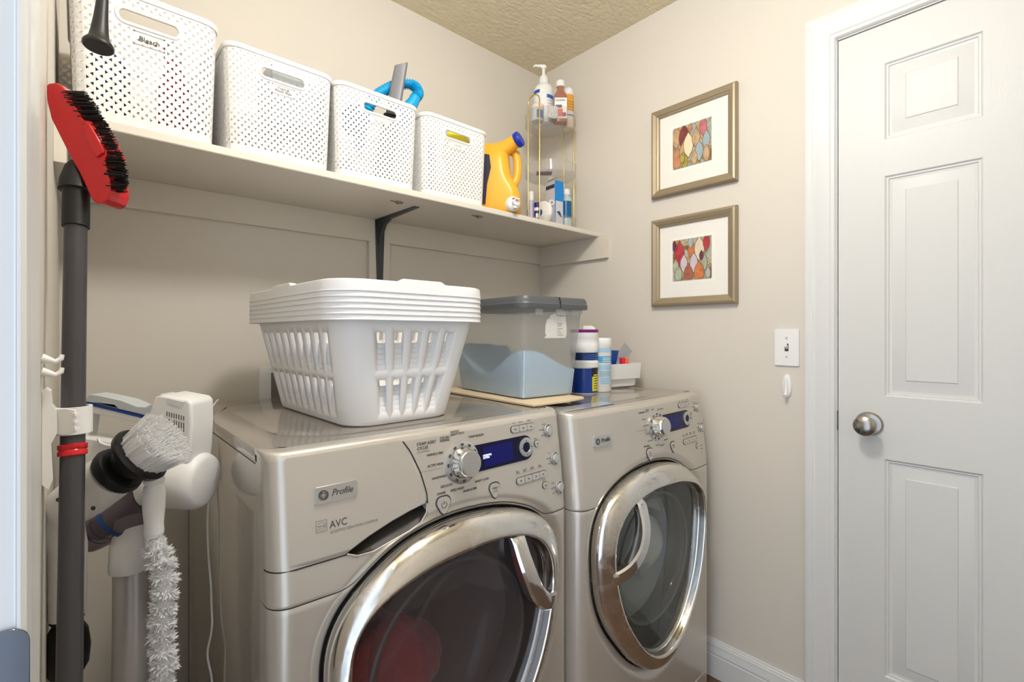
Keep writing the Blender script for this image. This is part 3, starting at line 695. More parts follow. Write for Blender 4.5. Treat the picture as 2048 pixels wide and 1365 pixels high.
# ---------------------------------------------------------------- white perforated storage baskets on the shelf
def rr_wrap(w_, d_, r):
    """arc-length walk round a rounded rectangle starting at the middle of the front side (y=-d/2), going +x"""
    segs = []; L = 0
    sides = [(w_/2-r, (0, -d_/2), (1, 0)), ('c', (w_/2-r, -d_/2+r), -90), (d_-2*r, (w_/2, -d_/2+r), (0, 1)), ('c', (w_/2-r, d_/2-r), 0), (w_-2*r, (w_/2-r, d_/2), (-1, 0)),
             ('c', (-w_/2+r, d_/2-r), 90), (d_-2*r, (-w_/2, d_/2-r), (0, -1)), ('c', (-w_/2+r, -d_/2+r), 180), (w_/2-r, (-w_/2+r, -d_/2), (1, 0))]
    for s_ in sides:
        ln = s_[0] if s_[0] != 'c' else PI/2*r; segs.append((L, ln, s_)); L += ln
    def f(t_):
        q = (t_ % 1)*L
        for a, ln, s_ in segs:
            if q <= a+ln+1e-9:
                q -= a
                if s_[0] == 'c': an = math.radians(s_[2])+q/r; return s_[1][0]+r*math.cos(an), s_[1][1]+r*math.sin(an)
                return s_[1][0]+s_[2][0]*q, s_[1][1]+s_[2][1]*q
        return 0, -d_/2
    return f, L
BW, BD, BWT, BDT, BH = .236, .300, .252, .318, .252
wb, LBm = rr_wrap((BW+BWT)/2, (BD+BDT)/2, .028)
def bpt(s_, z_):
    x_, y_ = wb(s_/LBm); k = z_/BH-.5; return (x_*(1+k*(BWT-BW)/((BW+BWT)/2)), y_*(1+k*(BDT-BD)/((BD+BDT)/2)), z_)
NT = 2*round(LBm/.0148/2); TW = LBm/NT; TH = .0172; Z0 = .016
def basket_body():
    mb = MB(); w_, h_ = TW, TH
    tile = [[(0, 0), (w_, 0), (w_, h_), (0, h_)], [(.07*w_, .08*h_), (.43*w_, .28*h_), (.07*w_, .50*h_)], [(.84*w_, .52*h_), (.84*w_, .93*h_), (.46*w_, .73*h_)]]
    fl = [p for l in tile for p in l]; tr = geometry.tessellate_polygon([[Vector((*p, 0)) for p in l] for l in tile])
    def put(fl, tr, s0, z0): mb.add([bpt(s0+p[0], z0+p[1]) for p in fl], tr)
    solid = set()
    for i in range(-4, 4):
        for j in (10, 11): solid.add((i % NT, j))
    for i in range(-2, 2): solid.add((i % NT, 9))
    for i in range(NT):
        for j in range(13):
            if (i, j) in solid:
                if j == 9: put([(0, 0), (w_, 0), (w_, h_), (0, h_)], [(0, 1, 2, 3)], i*w_, Z0+j*h_)
            else: put(fl, tr, i*w_, Z0+j*h_)
        put([(0, 0), (w_, 0), (w_, Z0), (0, Z0)], [(0, 1, 2, 3)], i*w_, 0); zt = Z0+13*h_
        put([(0, 0), (w_, 0), (w_, BH-zt), (0, BH-zt)], [(0, 1, 2, 3)], i*w_, zt)
    out = [(-4*w_, 0), (4*w_, 0), (4*w_, 2*h_), (-4*w_, 2*h_)]; hol = [(p[0]*1, p[1]+h_) for p in rrect(.100, .0215, .0105, 6)]
    fl2 = out+hol; tr2 = geometry.tessellate_polygon([[Vector((*p, 0)) for p in out], [Vector((*p, 0)) for p in hol]]); put(fl2, tr2, 0, Z0+10*h_)
    # floor
    ring = [bpt(LBm*i/NT, 0.001) for i in range(NT)]; mb.add(ring, [tuple(range(NT))])
    return mb
b0_ = thing('storage_basket', 'x', 'basket', (.113, 1.418, ST), 0, 'white perforated baskets on the shelf')
body = basket_body().build('basket_body', M_bask, b0_, smooth=0, world=False, solid=.0018)
n = 96; mb = MB(); prof = [(0, -.010), (.003, -.010), (.0045, -.006), (.0045, -.001), (.003, .001), (0, .001), (-.0015, -.001), (-.001, -.006)]
rings = []
for i in range(n):
    p = Vector(bpt(LBm*i/n, BH)); q = Vector(bpt(LBm*(i+.5)/n, BH)); a = Vector(bpt(LBm*(i-.5)/n, BH)); d_ = (q-a).normalized(); nn = Vector((d_.y, -d_.x, 0))
    rings.append([p+nn*u_+Z*h for u_, h in prof])
rings.append(rings[0]); mb.loft(rings, False, False); mb.build('basket_rim', M_bask, b0_, smooth=50, world=False)
mb = MB(); hz = Z0+11*TH; rings = []
cap = rrect(.100, .0215, .0105, 6); m_ = len(cap)
for i in range(m_+1):
    p = cap[i % m_]; pv = Vector((p[0], p[1])); cx_ = max(-.0395, min(.0395, p[0])); nn = Vector((p[0]-cx_, p[1])).normalized()
    rings.append([Vector(bpt(p[0]+nn.x*o_, hz+p[1]+nn.y*o_))-Y*h for o_, h in ((-.0008, -.001), (-.0008, .0015), (.001, .0032), (.005, .0032), (.0065, .0012), (.0065, -.001))])
mb.loft(rings, False, False); mb.build('grip_edge', M_bask, b0_, smooth=50, world=False)
BTXT = [('Bleach', .0135), ('Trash &\nPlastic Bags', .0085), ('Dust Cloths &\nMop Heads', .0070), ('Light Bulbs', .0070)]
BLAB = ['tall white perforated basket at the left end of the shelf, marked Bleach', 'white perforated basket marked Trash and Plastic Bags, second from the left on the shelf', 'white perforated basket with a blue hose and grey nozzle sticking out of its top', 'white perforated basket beside the yellow jug, yellow wrapper showing in its grip hole']
bxs = [(.113, 1.10), (.380, 1.0), (.641, 1.0), (.913, 1.0)]
for i, (bx_, sz_) in enumerate(bxs):
    b_ = b0_ if i == 0 else copy_tree(b0_)
    b_.location = (bx_, 1.424, ST+.0005); b_.scale = (1, 1, sz_); b_['label'] = BLAB[i]
    BSK = b_ if i == 0 else BSK
for i, (bx_, sz_) in enumerate(bxs):
    b_ = b0_ if i == 0 else [o for o in bpy.data.objects if o.get('label') == BLAB[i]][0]
    s_, sz = BTXT[i]; lm = [M_blkink, M_ink, mat('faint_ink', '#bdbab6', .5), mat('faint_ink', '#bdbab6', .5)][i]
    yf = bpt(0, .175)[1]-.0022; th_ = (BWT-BW)/2/BH
    mb = MB(); zt_, zb_ = (.1985-.0165, .158) if i == 0 else (.1835, .162)
    for zz in (zt_, zb_):
        yy = bpt(0, zz)[1]-.0024; mb.box((-.026, yy, zz-.0003), (.026, yy+.0004, zz+.0003))
        for sx_ in (-1, 1): mb.prism([(sx_*.028, 0), (sx_*.0245, .0013), (sx_*.0245, -.0013)], (0, yy, zz), X, Z, Y*.0004)
    mb.build('label_lines', lm, b_, smooth=0, world=False, fix=False)
    text(s_, sz, (0, bpt(0, .170)[1]-.0024, .1655 if i == 0 else .1745), X, Z, lm, b_, 'lettering', align='CENTER', world=False, line=.78)
# what sticks out of the baskets
def simple(name, mb, m, label, cat, group=None, **k):
    o = mb.build(name, m, **k); return tag(o, label, cat, group)
t = thing('bleach_bottle', 'blue cleaner bottle standing inside the Bleach basket, seen through its holes', 'bottle', (.05, 1.40, ST+.004))
MB().loft([[(.05+x_*k, 1.40+y_*k, ST+.004+h) for x_, y_ in rrect(.075, .12, .03)] for h, k in ((0, .95), (.004, 1), (.15, 1), (.175, .8), (.19, .35), (.20, .3))]).build('bottle_body', M_dblue, t)
MB().lathe([(.016, .198), (.017, .2), (.017, .222), (.014, .225)], (.05, 1.40, ST+.004), n=20).build('cap', M_wplas, t)
t = thing('spray_bottle', 'white bottle with red trim inside the Bleach basket, top showing in its grip hole', 'bottle', (.165, 1.36, ST+.004))
MB().loft([[(.165+x_*k, 1.36+y_*k, ST+.004+h) for x_, y_ in rrect(.06, .09, .025)] for h, k in ((0, .95), (.004, 1), (.13, 1), (.165, .7), (.19, .42), (.20, .4))]).build('bottle_body', mat('red_label', '#c01f2a', .4), t)
MB().lathe([(.014, .198), (.017, .2), (.018, .235), (.016, .24)], (.165, 1.36, ST+.004), n=20).build('cap', M_wplas, t)
MB().box((.10, 1.33, ST+.225), (.165, 1.362, ST+.243)).build('trigger_head', M_wplas, t, bevel=.004)
mb = MB().obox((.420, 1.38, ST+.19), X*.055+Z*.004, Y*.075, Z*.078)
simple('bag_box', mb, mat('pale_blue_card', '#dfe9f2', .5), 'white and pale blue bag box peeking over the second basket', 'box', bevel=.003)
# blue corrugated hose with cone end
c0 = [(.622, 1.37, ST+.12), (.638, 1.36, ST+.21), (.660, 1.348, ST+.275), (.705, 1.342, ST+.320), (.748, 1.336, ST+.347), (.780, 1.318, ST+.346), (.788, 1.303, ST+.320), (.772, 1.298, ST+.295)]
pts = []
for i in range(len(c0)-1):
    p0, p1, p2, p3 = [Vector(c0[max(0, min(len(c0)-1, i+k))]) for k in (-1, 0, 1, 2)]
    for q in range(24): t_ = q/24; pts.append(.5*((2*p1)+(p2-p0)*t_+(2*p0-5*p1+4*p2-p3)*t_**2+(3*p1-p0-3*p2+p3)*t_**3))
M_hose = mat('turquoise_hose', '#0a9fd6', .3)
t = thing('vacuum_hose', 'bright blue corrugated hose with cone end arching out of the third basket', 'hose', (.585, 1.37, ST+.01))
MB().tube(pts, [.0145+.0022*(1 if (i//2) % 2 else -1) for i in range(len(pts))], 16).build('hose', M_hose, t, smooth=70)
MB().tube([(.772, 1.2955, ST+.298), (.768, 1.296, ST+.286), (.744, 1.305, ST+.245), (.728, 1.31, ST+.215)], [.0165, .017, .0235, .0245], 24).build('cone_end', M_hose, t)
t = thing('crevice_nozzle', 'dark grey flat crevice nozzle standing slanted out of the third basket', 'vacuum nozzle', (.66, 1.30, ST+.006))
mb = MB(); a0, a1 = Vector((.672, 1.312, ST+.05)), Vector((.716, 1.282, ST+.372)); dd = (a1-a0).normalized(); sx_ = Vector((.85, -.52, 0)); sx_ = (sx_-dd*sx_.dot(dd)).normalized(); sy_ = dd.cross(sx_)
def nsec(c, hw, hh, cut=0): return [c+sx_*x_+sy_*y_+dd*(cut*x_) for x_, y_ in rrect(2*hw, 2*hh, min(hw, hh)*.8, 4)]
mb.loft([nsec(a0, .022, .020), nsec(a0+dd*.10, .022, .017), nsec(a0+dd*.16, .020, .010), nsec(a1-dd*.05, .019, .0085), nsec(a1, .018, .0075, .55), nsec(a1, .0155, .005, .55), nsec(a1-dd*.03, .0145, .004, .55)], True, True)
mb.build('nozzle_body', mat('mid_grey_plastic', '#6f7075', .35), t)
MB().loft([nsec(a0-dd*.02, .026, .0235), nsec(a0+dd*.17, .0255, .0165)]).build('black_collar', M_blackp, t, bevel=.002)
blob('dust_cloth', (.60, 1.345, ST+.195), (.030, .035, .04), mat('navy_teal_cloth', '#27357e', .9, var=.6, vscale=60), 21, .35, 'navy and teal dusting cloth showing in the grip hole of the third basket', 'cloth', 32)
blob('yellow_pouch', (.950, 1.318, ST+.150), (.052, .036, .10), mat('yellow_film', '#e9dc3a', .25), 31, .18, 'glossy yellow pouch showing in the grip hole of the fourth basket', 'pouch', 36)
simple('clear_box', MB().box((.855, 1.33, ST+.006), (.875, 1.36, ST+.222)), mat('greyish_film', '#cfc9cc', .3), 'pale grey packet beside the yellow pouch in the fourth basket', 'packet', bevel=.003)

# ---------------------------------------------------------------- yellow detergent jug with tap
jc = Vector((1.115, 1.372, ST)); jr = -48
t = thing('detergent_jug', 'amber yellow detergent jug with blue cap and white tap on the shelf', 'jug', tuple(jc), 0)
ja = Vector((math.cos(math.radians(jr)), math.sin(math.radians(jr)), 0)); jn = Vector((-ja.y, ja.x, 0))
def jsec(z_, x0, x1, hw, r_=.02):
    c_ = (x0+x1)/2; return [jc+ja*(c_+px_)+jn*py_+Z*z_ for px_, py_ in rrect(x1-x0, 2*hw, min(r_, hw*.98, (x1-x0)*.49), 7)]
secs = [(0, -.045, .118, .048), (.006, -.048, .128, .056), (.05, -.048, .134, .062), (.09, -.048, .126, .062), (.115, -.048, .104, .062), (.15, -.048, .092, .062), (.19, -.048, .088, .061), (.212, -.048, .086, .057), (.230, -.048, .084, .048), (.245, -.040, .082, .038), (.258, -.030, .080, .026), (.266, .0, .078, .018)]
mb = MB().loft([jsec(z_, a, b, h, .035) for z_, a, b, h in secs])
mb.build('jug_body', M_yel, t, smooth=60, sub=1)
hp_ = [(.062, .246), (.092, .240), (.112, .224), (.117, .195), (.117, .160), (.113, .134), (.102, .114), (.088, .100)]
MB().tube([jc+ja*a+Z*b for a, b in hp_], [.017, .0165, .0155, .015, .015, .0155, .018, .022], 16).build('handle', M_yel, t, smooth=60)
n0, n1 = jc+ja*.020+Z*.216-jn*.0, jc+ja*.116+Z*.259-jn*.038; dn = (n1-n0).normalized()
MB().lathe([(.046, -.03), (.044, .0), (.036, .035), (.028, .065), (.0245, .09), (.024, (n1-n0).length)], n0, dn, 32).build('spout', M_yel, t)
MB().lathe([(.0265, 0), (.0275, .002), (.0275, .016), (.0255, .019), (.001, .0195)], n1, dn, 36).build('cap', M_dblue, t)
ja0, jn0 = ja, jn; tp = jc+ja*.104+Z*.030-jn*.052; ja, jn = (ja*.5-jn*.87).normalized(), (jn*.5+ja*.87).normalized()
TP = MB().lathe([(.026, -.010), (.026, .007), (.022, .013), (.012, .017), (.012, .034), (.001, .035)], tp, ja, 28).build('tap', M_wplas, t)
MB().obox(tp+ja*.026+Z*.007, ja*.020, jn*.007, Z*.0025).build('lever', M_wplas, TP, bevel=.001)
MB().lathe([(.008, -.002), (.0075, -.020), (.0065, -.021)], tp+ja*.022, (0, 0, 1), 20).build('outlet', M_wplas, TP)
MB().lathe([(.008, .008), (.008, .014), (.006, .017)], tp+ja*.014, (0, 0, 1), 20).build('red_button', M_red, TP)
ja, jn = ja0, jn0; lb = [(-.040, .03), (.008, .03), (.014, .10), (.028, .16), (.022, .205), (-.036, .215)]
mb = MB().prism([(a, b) for a, b in lb], jc-jn*.0628, ja, Z, -jn*.0008); mb.build('label', mat('navy_label', '#15153a', .4, var=.5, vscale=30), t, smooth=0)

# ---------------------------------------------------------------- three tier clear caddy in the corner
cc = Vector((1.497, 1.405, ST)); RC = .108
t = thing('tiered_caddy', 'three-tier clear round caddy with gold wire handles in the shelf corner', 'caddy', tuple(cc))
for zz in (.004, .232, .447):
    MB().lathe([(.001, zz), (RC-.004, zz), (RC, zz+.003), (RC, zz+.044), (RC+.0025, zz+.046), (RC-.0015, zz+.047), (RC-.002, zz+.005), (.001, zz+.0025)], cc, n=72, cap0=False, cap1=False).build('tray', M_clear, t, smooth=50)
for sgn in (-1, 1):
    ctr = -VR*.0 + (VR*-.058-VF*.065 if sgn < 0 else VR*.066+VF*.055)*1.22
    ctr = ctr.normalized()*(RC+.005); tg = Vector((-ctr.y, ctr.x, 0)).normalized()*.030
    pts = [cc+ctr-tg+Z*0.001]+[cc+ctr-tg+Z*(.05+.455*k/6) for k in range(7)]+[cc+ctr+Z*.517+(-tg*math.cos(a)+Z*.030*math.sin(a)) for a in [PI*k/10 for k in range(11)]]+[cc+ctr+tg+Z*(.505-.455*k/6) for k in range(7)]+[cc+ctr+tg+Z*.001]
    MB().tube(pts, .0026, 10).build('wire_handle', M_gold, t, smooth=60)
T3, T2, T1 = ST+.4505, ST+.2355, ST+.0075
def at_c(rx, fy): return cc+VR*rx+VF*fy
def bottle(name, c, prof, m, label, cat='bottle', n=32):
    t_ = thing(name, label, cat, tuple(c)); MB().lathe(prof, c, n=n).build('bottle_body', m, t_); return t_
c_ = at_c(-.030, -.005); c_.z = T3
t = bottle('pump_bottle', c_, [(.036, 0), (.043, .004), (.043, .140), (.041, .156), (.032, .172), (.016, .180), (.015, .186)], M_wplas, 'white lotion bottle with pump on the top tier of the caddy')
MB().lathe([(.0185, .180), (.0185, .204), (.014, .214), (.0065, .218), (.0065, .250), (.001, .251)], c_, n=24).build('pump_collar', M_wplas, t)
MB().loft([[c_+Z*(.258+zz)+VR*(a)+VF*b for a, b in rrect(w_, .013, .006, 4, cxx)] for zz, w_, cxx in ((-.009, .022, .002), (-.004, .030, -.002), (.0, .040, -.008), (.004, .038, -.010))]).build('pump_head', M_wplas, t)
MB().tube([c_+Z*.257+VR*-.018, c_+Z*.262+VR*-.034, c_+Z*.256+VR*-.044], [.006, .0045, .0035], 12).build('pump_spout', M_wplas, t)
def patch(name, c, r, a0, a1, z0, z1, m, parent, off=.0006):
    """label patch on a cylinder; a measured from the camera-facing direction, positive to the right"""
    mb = MB(); f_ = lambda u_, v_: c+(VR*math.sin(a0+(a1-a0)*u_)-VF*math.cos(a0+(a1-a0)*u_))*(r+off)+Z*(z0+(z1-z0)*v_)
    mb.grid(f_, 12, 1); return mb.build(name, m, parent, smooth=80)
M_lblue = mat('label_blue', '#2f6fc8', .4); M_org = mat('label_orange', '#e8a33a', .4); M_lred = mat('label_red', '#e0553c', .4); M_teal = mat('teal_liquid', '#0a5f90', .3)
patch('label', c_, .043, -1.3, -.45, .128, .142, mat('label_royal', '#1558b4', .4), t); patch('label', c_, .043, .25, 1.1, .105, .120, M_lblue, t); patch('label', c_, .043, -1.2, -.35, .02, .06, M_lblue, t)
for k in range(4): patch('label_line', c_, .043, .3, .9, .094-.012*k, .0955-.012*k, M_inkl, t)
c_ = at_c(.038, -.040); c_.z = T3
t = thing('syrup_bottle', 'reddish cold syrup bottle with white cap and printed label on the top tier', 'bottle', tuple(c_))
MB().loft([[c_+VR*a*k+VF*b*k+Z*h for a, b in rrect(.056, .036, .012, 5)] for h, k in ((0, .96), (.003, 1), (.107, 1), (.120, .85), (.132, .55), (.137, .5), (.152, .5))]).build('bottle_body', mat('brown_red_liquid', '#a9705f', .15, coat=.4), t)
MB().lathe([(.0175, .150), (.0175, .172), (.016, .175)], c_, n=24).build('cap', M_wplas, t)
lo = c_-VF*.0186-VR*.0258
LBp = MB().prism([(0, .012), (.051, .012), (.051, .098), (0, .098)], lo, VR, Z, -VF*.0005).build('label', M_wplas, t, smooth=0)
lo2 = lo-VF*.0011
text('Coricidin', .0130, lo2+VR*.002+Z*.084, VR, Z, M_blkink, LBp, sx=.85)
MB().prism([(.004, .055), (.030, .055), (.030, .068), (.004, .068)], lo2, VR, Z, -VF*.0002).build('label_block', M_ink, LBp, smooth=0)
MB().prism([(.004, .020), (.034, .020), (.034, .052), (.004, .052)], lo2, VR, Z, -VF*.0002).build('label_block', M_lred, LBp, smooth=0)
MB().prism(circ(.009, 16, .040, .028), lo2-VF*.0002, VR, Z, -VF*.0002).build('label_fruit', mat('fruit_red', '#8c2f3c', .4), LBp, smooth=0)
c_ = at_c(.077, .020); c_.z = T3
t = bottle('spray_can', c_, [(.021, 0), (.024, .003), (.024, .140), (.022, .145)], mat('pale_orange_plastic', '#e9d9c0', .4), 'tall bottle with orange label and white cap on the top tier, nearest the right wall')
MB().lathe([(.0225, .144), (.0225, .165), (.017, .172), (.004, .173), (.0035, .181)], c_, n=28).build('cap', M_wplas, t)
patch('label', c_, .024, -1.5, 1.5, .07, .140, M_org, t)
for k in range(4): patch('label_line', c_, .024, -.3, 1.2, .075+.011*k, .0765+.011*k, M_ink, t, .001)
patch('label', c_, .024, -1.2, 1.3, .048, .055, M_lblue, t)
c_ = at_c(-.058, -.052); c_.z = T3
t = bottle('blue_jar', c_, [(.024, 0), (.026, .003), (.026, .048), (.024, .050)], mat('pale_jar', '#d8dde2', .3), 'small round jar with blue print at the front left of the top tier')
MB().lathe([(.027, .050), (.027, .066), (.025, .068)], c_, n=28).build('lid', mat('jar_lid', '#e3d7cd', .4), t); patch('label', c_, .026, -.2, 1.0, .008, .042, mat('jar_blue', '#3d6ea8', .4), t)
c_ = at_c(.004, -.078); c_.z = T3
simple('foil_pack', MB().obox(c_+Z*.028, VR*.020+VF*.004, VF*.004, Z*.028+VF*.006), mat('foil_white', '#dfe3e6', .25, .4, bump=(160, .004)), 'crinkled foil packet at the front of the top tier', 'packet', bevel=.002)
c_ = at_c(-.03, -.045); c_.z = T2
simple('thin_packet', MB().obox(c_+Z*.004, VR*.032, VF*.022, Z*.0025), mat('mauve_packet', '#8b7fa3', .4, var=.5, vscale=50), 'flat mauve packet lying on the middle tier', 'packet', bevel=.001)
# lower tier
c_ = at_c(.016, -.020); c_.z = T1; u1, u2 = (VR*.80-VF*.60).normalized(), (VR*.60+VF*.80).normalized()
u1, u2 = (VR*.80+VF*.60), (VF*.80-VR*.60)
t = thing('cardboard_box', 'tall open blue and white cardboard box on the lowest tier', 'box', tuple(c_))
mb = MB(); w_, d_, h_ = .050, .056, .200
P4 = [c_+u1*(a*w_/2)+u2*(b*d_/2) for a, b in ((-1, -1), (1, -1), (1, 1), (-1, 1))]
mb.add([p+Z*h for h in (0, h_) for p in P4], [(3, 2, 1, 0), (1, 2, 6, 5), (2, 3, 7, 6)], 2); mb.add([P4[0], P4[1], P4[1]+Z*h_, P4[0]+Z*h_], [(0, 1, 2, 3)], 0); mb.add([P4[3], P4[0], P4[0]+Z*h_, P4[3]+Z*h_], [(0, 1, 2, 3)], 1)
mb.build('carton', [mat('box_blue', '#1a86d8', .4), mat('box_white', '#cfc9cc', .4), mat('box_blue2', '#1570bd', .4)], t, smooth=0, solid=.0006)
MB().add([P4[3]+Z*h_, P4[0]+Z*h_, P4[0]+Z*(h_+.018)+u1*.022, P4[3]+Z*(h_+.018)+u1*.022], [(0, 1, 2, 3)]).build('flap', mat('flap_grey', '#b9b1b4', .5), t, smooth=0, solid=.0006)
MB().prism([(-.020, .02), (.020, .02), (.020, .115), (-.020, .115)], c_-u2*(d_/2+.0005), u1, Z, -u2*.0003).build('label', mat('box_pale', '#d4d0d2', .4), t, smooth=0)
MB().prism([(-.016, .070), (.002, .074), (.016, .050), (.006, .050), (-.008, .062)], c_-u2*(d_/2+.0010), u1, Z, -u2*.0003).build('label_picture', mat('dark_teal', '#1f4f55', .4), t, smooth=0)
MB().prism([(-.027, .168), (.027, .168), (.027, .184), (-.027, .184)], c_-u1*(w_/2+.0005), -u2, Z, -u1*.0003).build('side_band', mat('side_dark', '#2b3448', .4), t, smooth=0)
c_ = at_c(.068, .02); c_.z = T1
t = bottle('mouthwash_bottle', c_, [(.022, 0), (.0245, .003), (.0245, .135), (.021, .147), (.0165, .152), (.0165, .158)], mat('pale_teal_bottle', '#b9cccb', .3), 'blue-labelled bottle with white cap at the right of the lowest tier')
MB().lathe([(.018, .158), (.018, .180), (.0165, .182)], c_, n=24).build('cap', M_wplas, t); patch('label', c_, .0245, -1.5, 1.5, .055, .128, M_teal, t)
c_ = at_c(-.036, -.062); c_.z = T1+.060
t = thing('tape_disc', 'round white dispenser with a blue centre and small loop, leaning on the blue box', 'dispenser', tuple(c_))
dax = (-VF*.62-VR*.78).normalized()
MB().lathe([(.001, -.017), (.035, -.016), (.047, -.010), (.050, 0), (.047, .009), (.029, .015), (.001, .017)], c_, dax, 40).build('case', M_wplas, t)
MB().lathe([(.014, .0155), (.013, .018), (.001, .0185)], c_, dax, 28).build('blue_centre', M_teal, t)
lp = c_+VR*.036+Z*.045; MB().tube([lp+VR*.009*math.cos(a)+Z*.009*math.sin(a) for a in [2*PI*k/16 for k in range(17)]], .0025, 8).build('loop', M_wplas, t)
c_ = at_c(-.060, -.055); c_.z = T1
t = bottle('blue_tube', c_, [(.011, 0), (.0125, .002), (.0125, .085)], M_blue, 'short blue and white tube beside the white dispenser on the lowest tier', n=20)
MB().lathe([(.013, .085), (.013, .103), (.011, .105)], c_, n=20).build('cap', mat('navy_cap', '#14148c', .4), t); patch('label', c_, .0125, -1.4, 1.4, .070, .083, M_wplas, t); patch('label', c_, .0125, -.5, .9, .040, .058, M_wplas, t)
c_ = at_c(-.085, -.042); c_.z = T1
t = bottle('slim_bottle', c_, [(.009, 0), (.011, .002), (.011, .118)], mat('lavender_bottle', '#c9c3dc', .3), 'slim lavender bottle with white cap at the left of the lowest tier', n=20)
MB().lathe([(.0112, .118), (.0112, .153), (.010, .155)], c_, n=20).build('cap', M_wplas, t)
c_ = at_c(-.098, -.010); c_.z = T1
bottle('thin_pencil', c_, [(.004, 0), (.004, .085), (.001, .09)], mat('mauve_brown', '#a98b86', .4), 'thin pinkish-brown tube at the far left of the lowest tier', 'tube', n=12)

# ---------------------------------------------------------------- nested laundry baskets on the washer
LZ = MT+.001; LW, LD, LWT, LDT, LH = .248, .436, .338, .535, .232
LCX, LCY = .516, 1.128
def lface(f, u_, z_):
    """f: 0 front(-y) 1 right 2 back 3 left; u_ in -1..1 along the flat part; returns point"""
    k = z_/LH; w_ = LW+(LWT-LW)*k; d_ = LD+(LDT-LD)*k; r = .055
    if f == 0: return (u_*(w_/2-r), -d_/2, z_)
    if f == 1: return (w_/2, u_*(d_/2-r), z_)
    if f == 2: return (-u_*(w_/2-r), d_/2, z_)
    return (-w_/2, -u_*(d_/2-r), z_)
def lcorner(f, a, z_):
    k = z_/LH; w_ = LW+(LWT-LW)*k; d_ = LD+(LDT-LD)*k; r = .055
    cx_, cy_ = [(1, -1), (1, 1), (-1, 1), (-1, -1)][f]; an = math.radians(-90+90*f)+a*PI/2
    return (cx_*(w_/2-r)+r*math.cos(an), cy_*(d_/2-r)+r*math.sin(an), z_)
def basket_mesh():
    mb = MB(); rows = [(.012, .098), (.098, .205)]
    zz = [0.012, .112, .205]
    for f in range(4):
        n_ = 5 if f in (0, 2) else 9
        for i in range(n_):
            a, b = -1+2*i/n_, -1+2*(i+1)/n_
            for (z0, z1, s0, s1) in ((.010, .104, .026, .094), (.104, .206, .114, .190)):
                wf = .23 if f in (0, 2) else .22
                m0, m1 = a+(b-a)*wf, b-(b-a)*wf
                r_ = .14; out = [(a, z0), (b, z0), (b, z1), (a, z1)]
                hole = []
                hw = (m1-m0)/2; hm = (m0+m1)/2; hr = .0045; hu = hw*.45
                for sx, sy, a0 in ((1, 1, 0), (-1, 1, 90), (-1, -1, 180), (1, -1, 270)):
                    for k in range(4):
                        an = math.radians(a0+30*k); hole.append((hm+sx*(hw-hu)+hu*math.cos(an), (s1-hr if sy > 0 else s0+hr)+hr*math.sin(an)))
                tr = geometry.tessellate_polygon([[Vector((*p, 0)) for p in out], [Vector((*p, 0)) for p in hole]])
                mb.add([lface(f, p[0], p[1]) for p in out+hole], tr)
            mb.add([lface(f, a, .206), lface(f, b, .206), lface(f, b, LH), lface(f, a, LH)], [(0, 1, 2, 3)])
        for k in range(8):
            a, b = k/8, (k+1)/8
            for z0, z1 in ((.010, .104), (.104, .206), (.206, LH)): mb.add([lcorner(f, a, z0), lcorner(f, b, z0), lcorner(f, b, z1), lcorner(f, a, z1)], [(0, 1, 2, 3)])
    def loop(z_, sc=1):
        L = []
        for f in range(4):
            n_ = 5 if f in (0, 2) else 9
            for i in range(n_+1): L.append(lface(f, -1+2*i/n_, z_))
            for k in range(1, 8): L.append(lcorner(f, k/8, z_))
        return [(x_*sc, y_*sc, z_) for x_, y_, z_ in L]
    a = loop(.010); b = [(x_*.985, y_*.99, .003) for x_, y_, _ in a]; c = [(x_*.95, y_*.97, 0) for x_, y_, _ in a]
    mb.loft([a, b, c], False, True); return mb
def rim_mesh():
    mb = MB(); rings = []; r = .060
    L = []
    for f in range(4):
        for i in range(41): L.append((Vector(lface(f, -1+2*i/40, LH)), [(0, -1), (1, 0), (0, 1), (-1, 0)][f], abs(-1+2*i/40), f))
        for k in range(1, 12): p = lcorner(f, k/12, LH); an = math.radians(-90+90*f)+k/12*PI/2; L.append((Vector(p), (math.cos(an), math.sin(an)), 2, f))
    for p, nn, u_, f in L:
        nn = Vector((nn[0], nn[1], 0)); t_ = min(1, max(0, (.50-u_)/.10)) if f in (0, 2) else min(1, max(0, (.30-u_)/.06)); t_ = t_*t_*(3-2*t_)
        up = .006*t_; dn = -.018
        rings.append([p+nn*a+Z*h for a, h in ((-.0008, -.004), (-.0008, .0+up*.5), (.002, .003+up), (.012, .004+up), (.0165, .002+up), (.0175, -.003), (.0185, dn+.001), (.0200, dn), (.0195, dn-.0012), (.0170, dn), (.0160, -.004), (.012, .002+up*.8), (.002, .001+up*.8))])
    rings.append(rings[0]); mb.loft(rings, False, False); return mb
LG_ = 'stack of nested white laundry baskets on the washer'
lb0 = thing('laundry_basket', 'x', 'laundry basket', (LCX, LCY, LZ), math.radians(1.5), LG_)
basket_mesh().build('basket_body', M_wplas_soft, lb0, smooth=40, world=False, solid=.0022)
rim_mesh().build('basket_rim', M_wplas_soft, lb0, smooth=45, world=False)
lbl = ['bottom basket of the nested white stack, its slotted sides fully visible on the washer', 'white laundry basket nested second from the bottom of the stack', 'white laundry basket nested third from the bottom of the stack', 'white laundry basket nested fourth from the bottom of the stack', 'white laundry basket nested just under the topmost one', 'topmost white laundry basket of the nested stack, its smooth rim uncovered']
for i in range(6):
    b_ = lb0 if i == 0 else copy_tree(lb0, (LCX, LCY, LZ+.0108*i)); b_['label'] = lbl[i]
    if i: b_.location = (LCX, LCY, LZ+.0108*i)

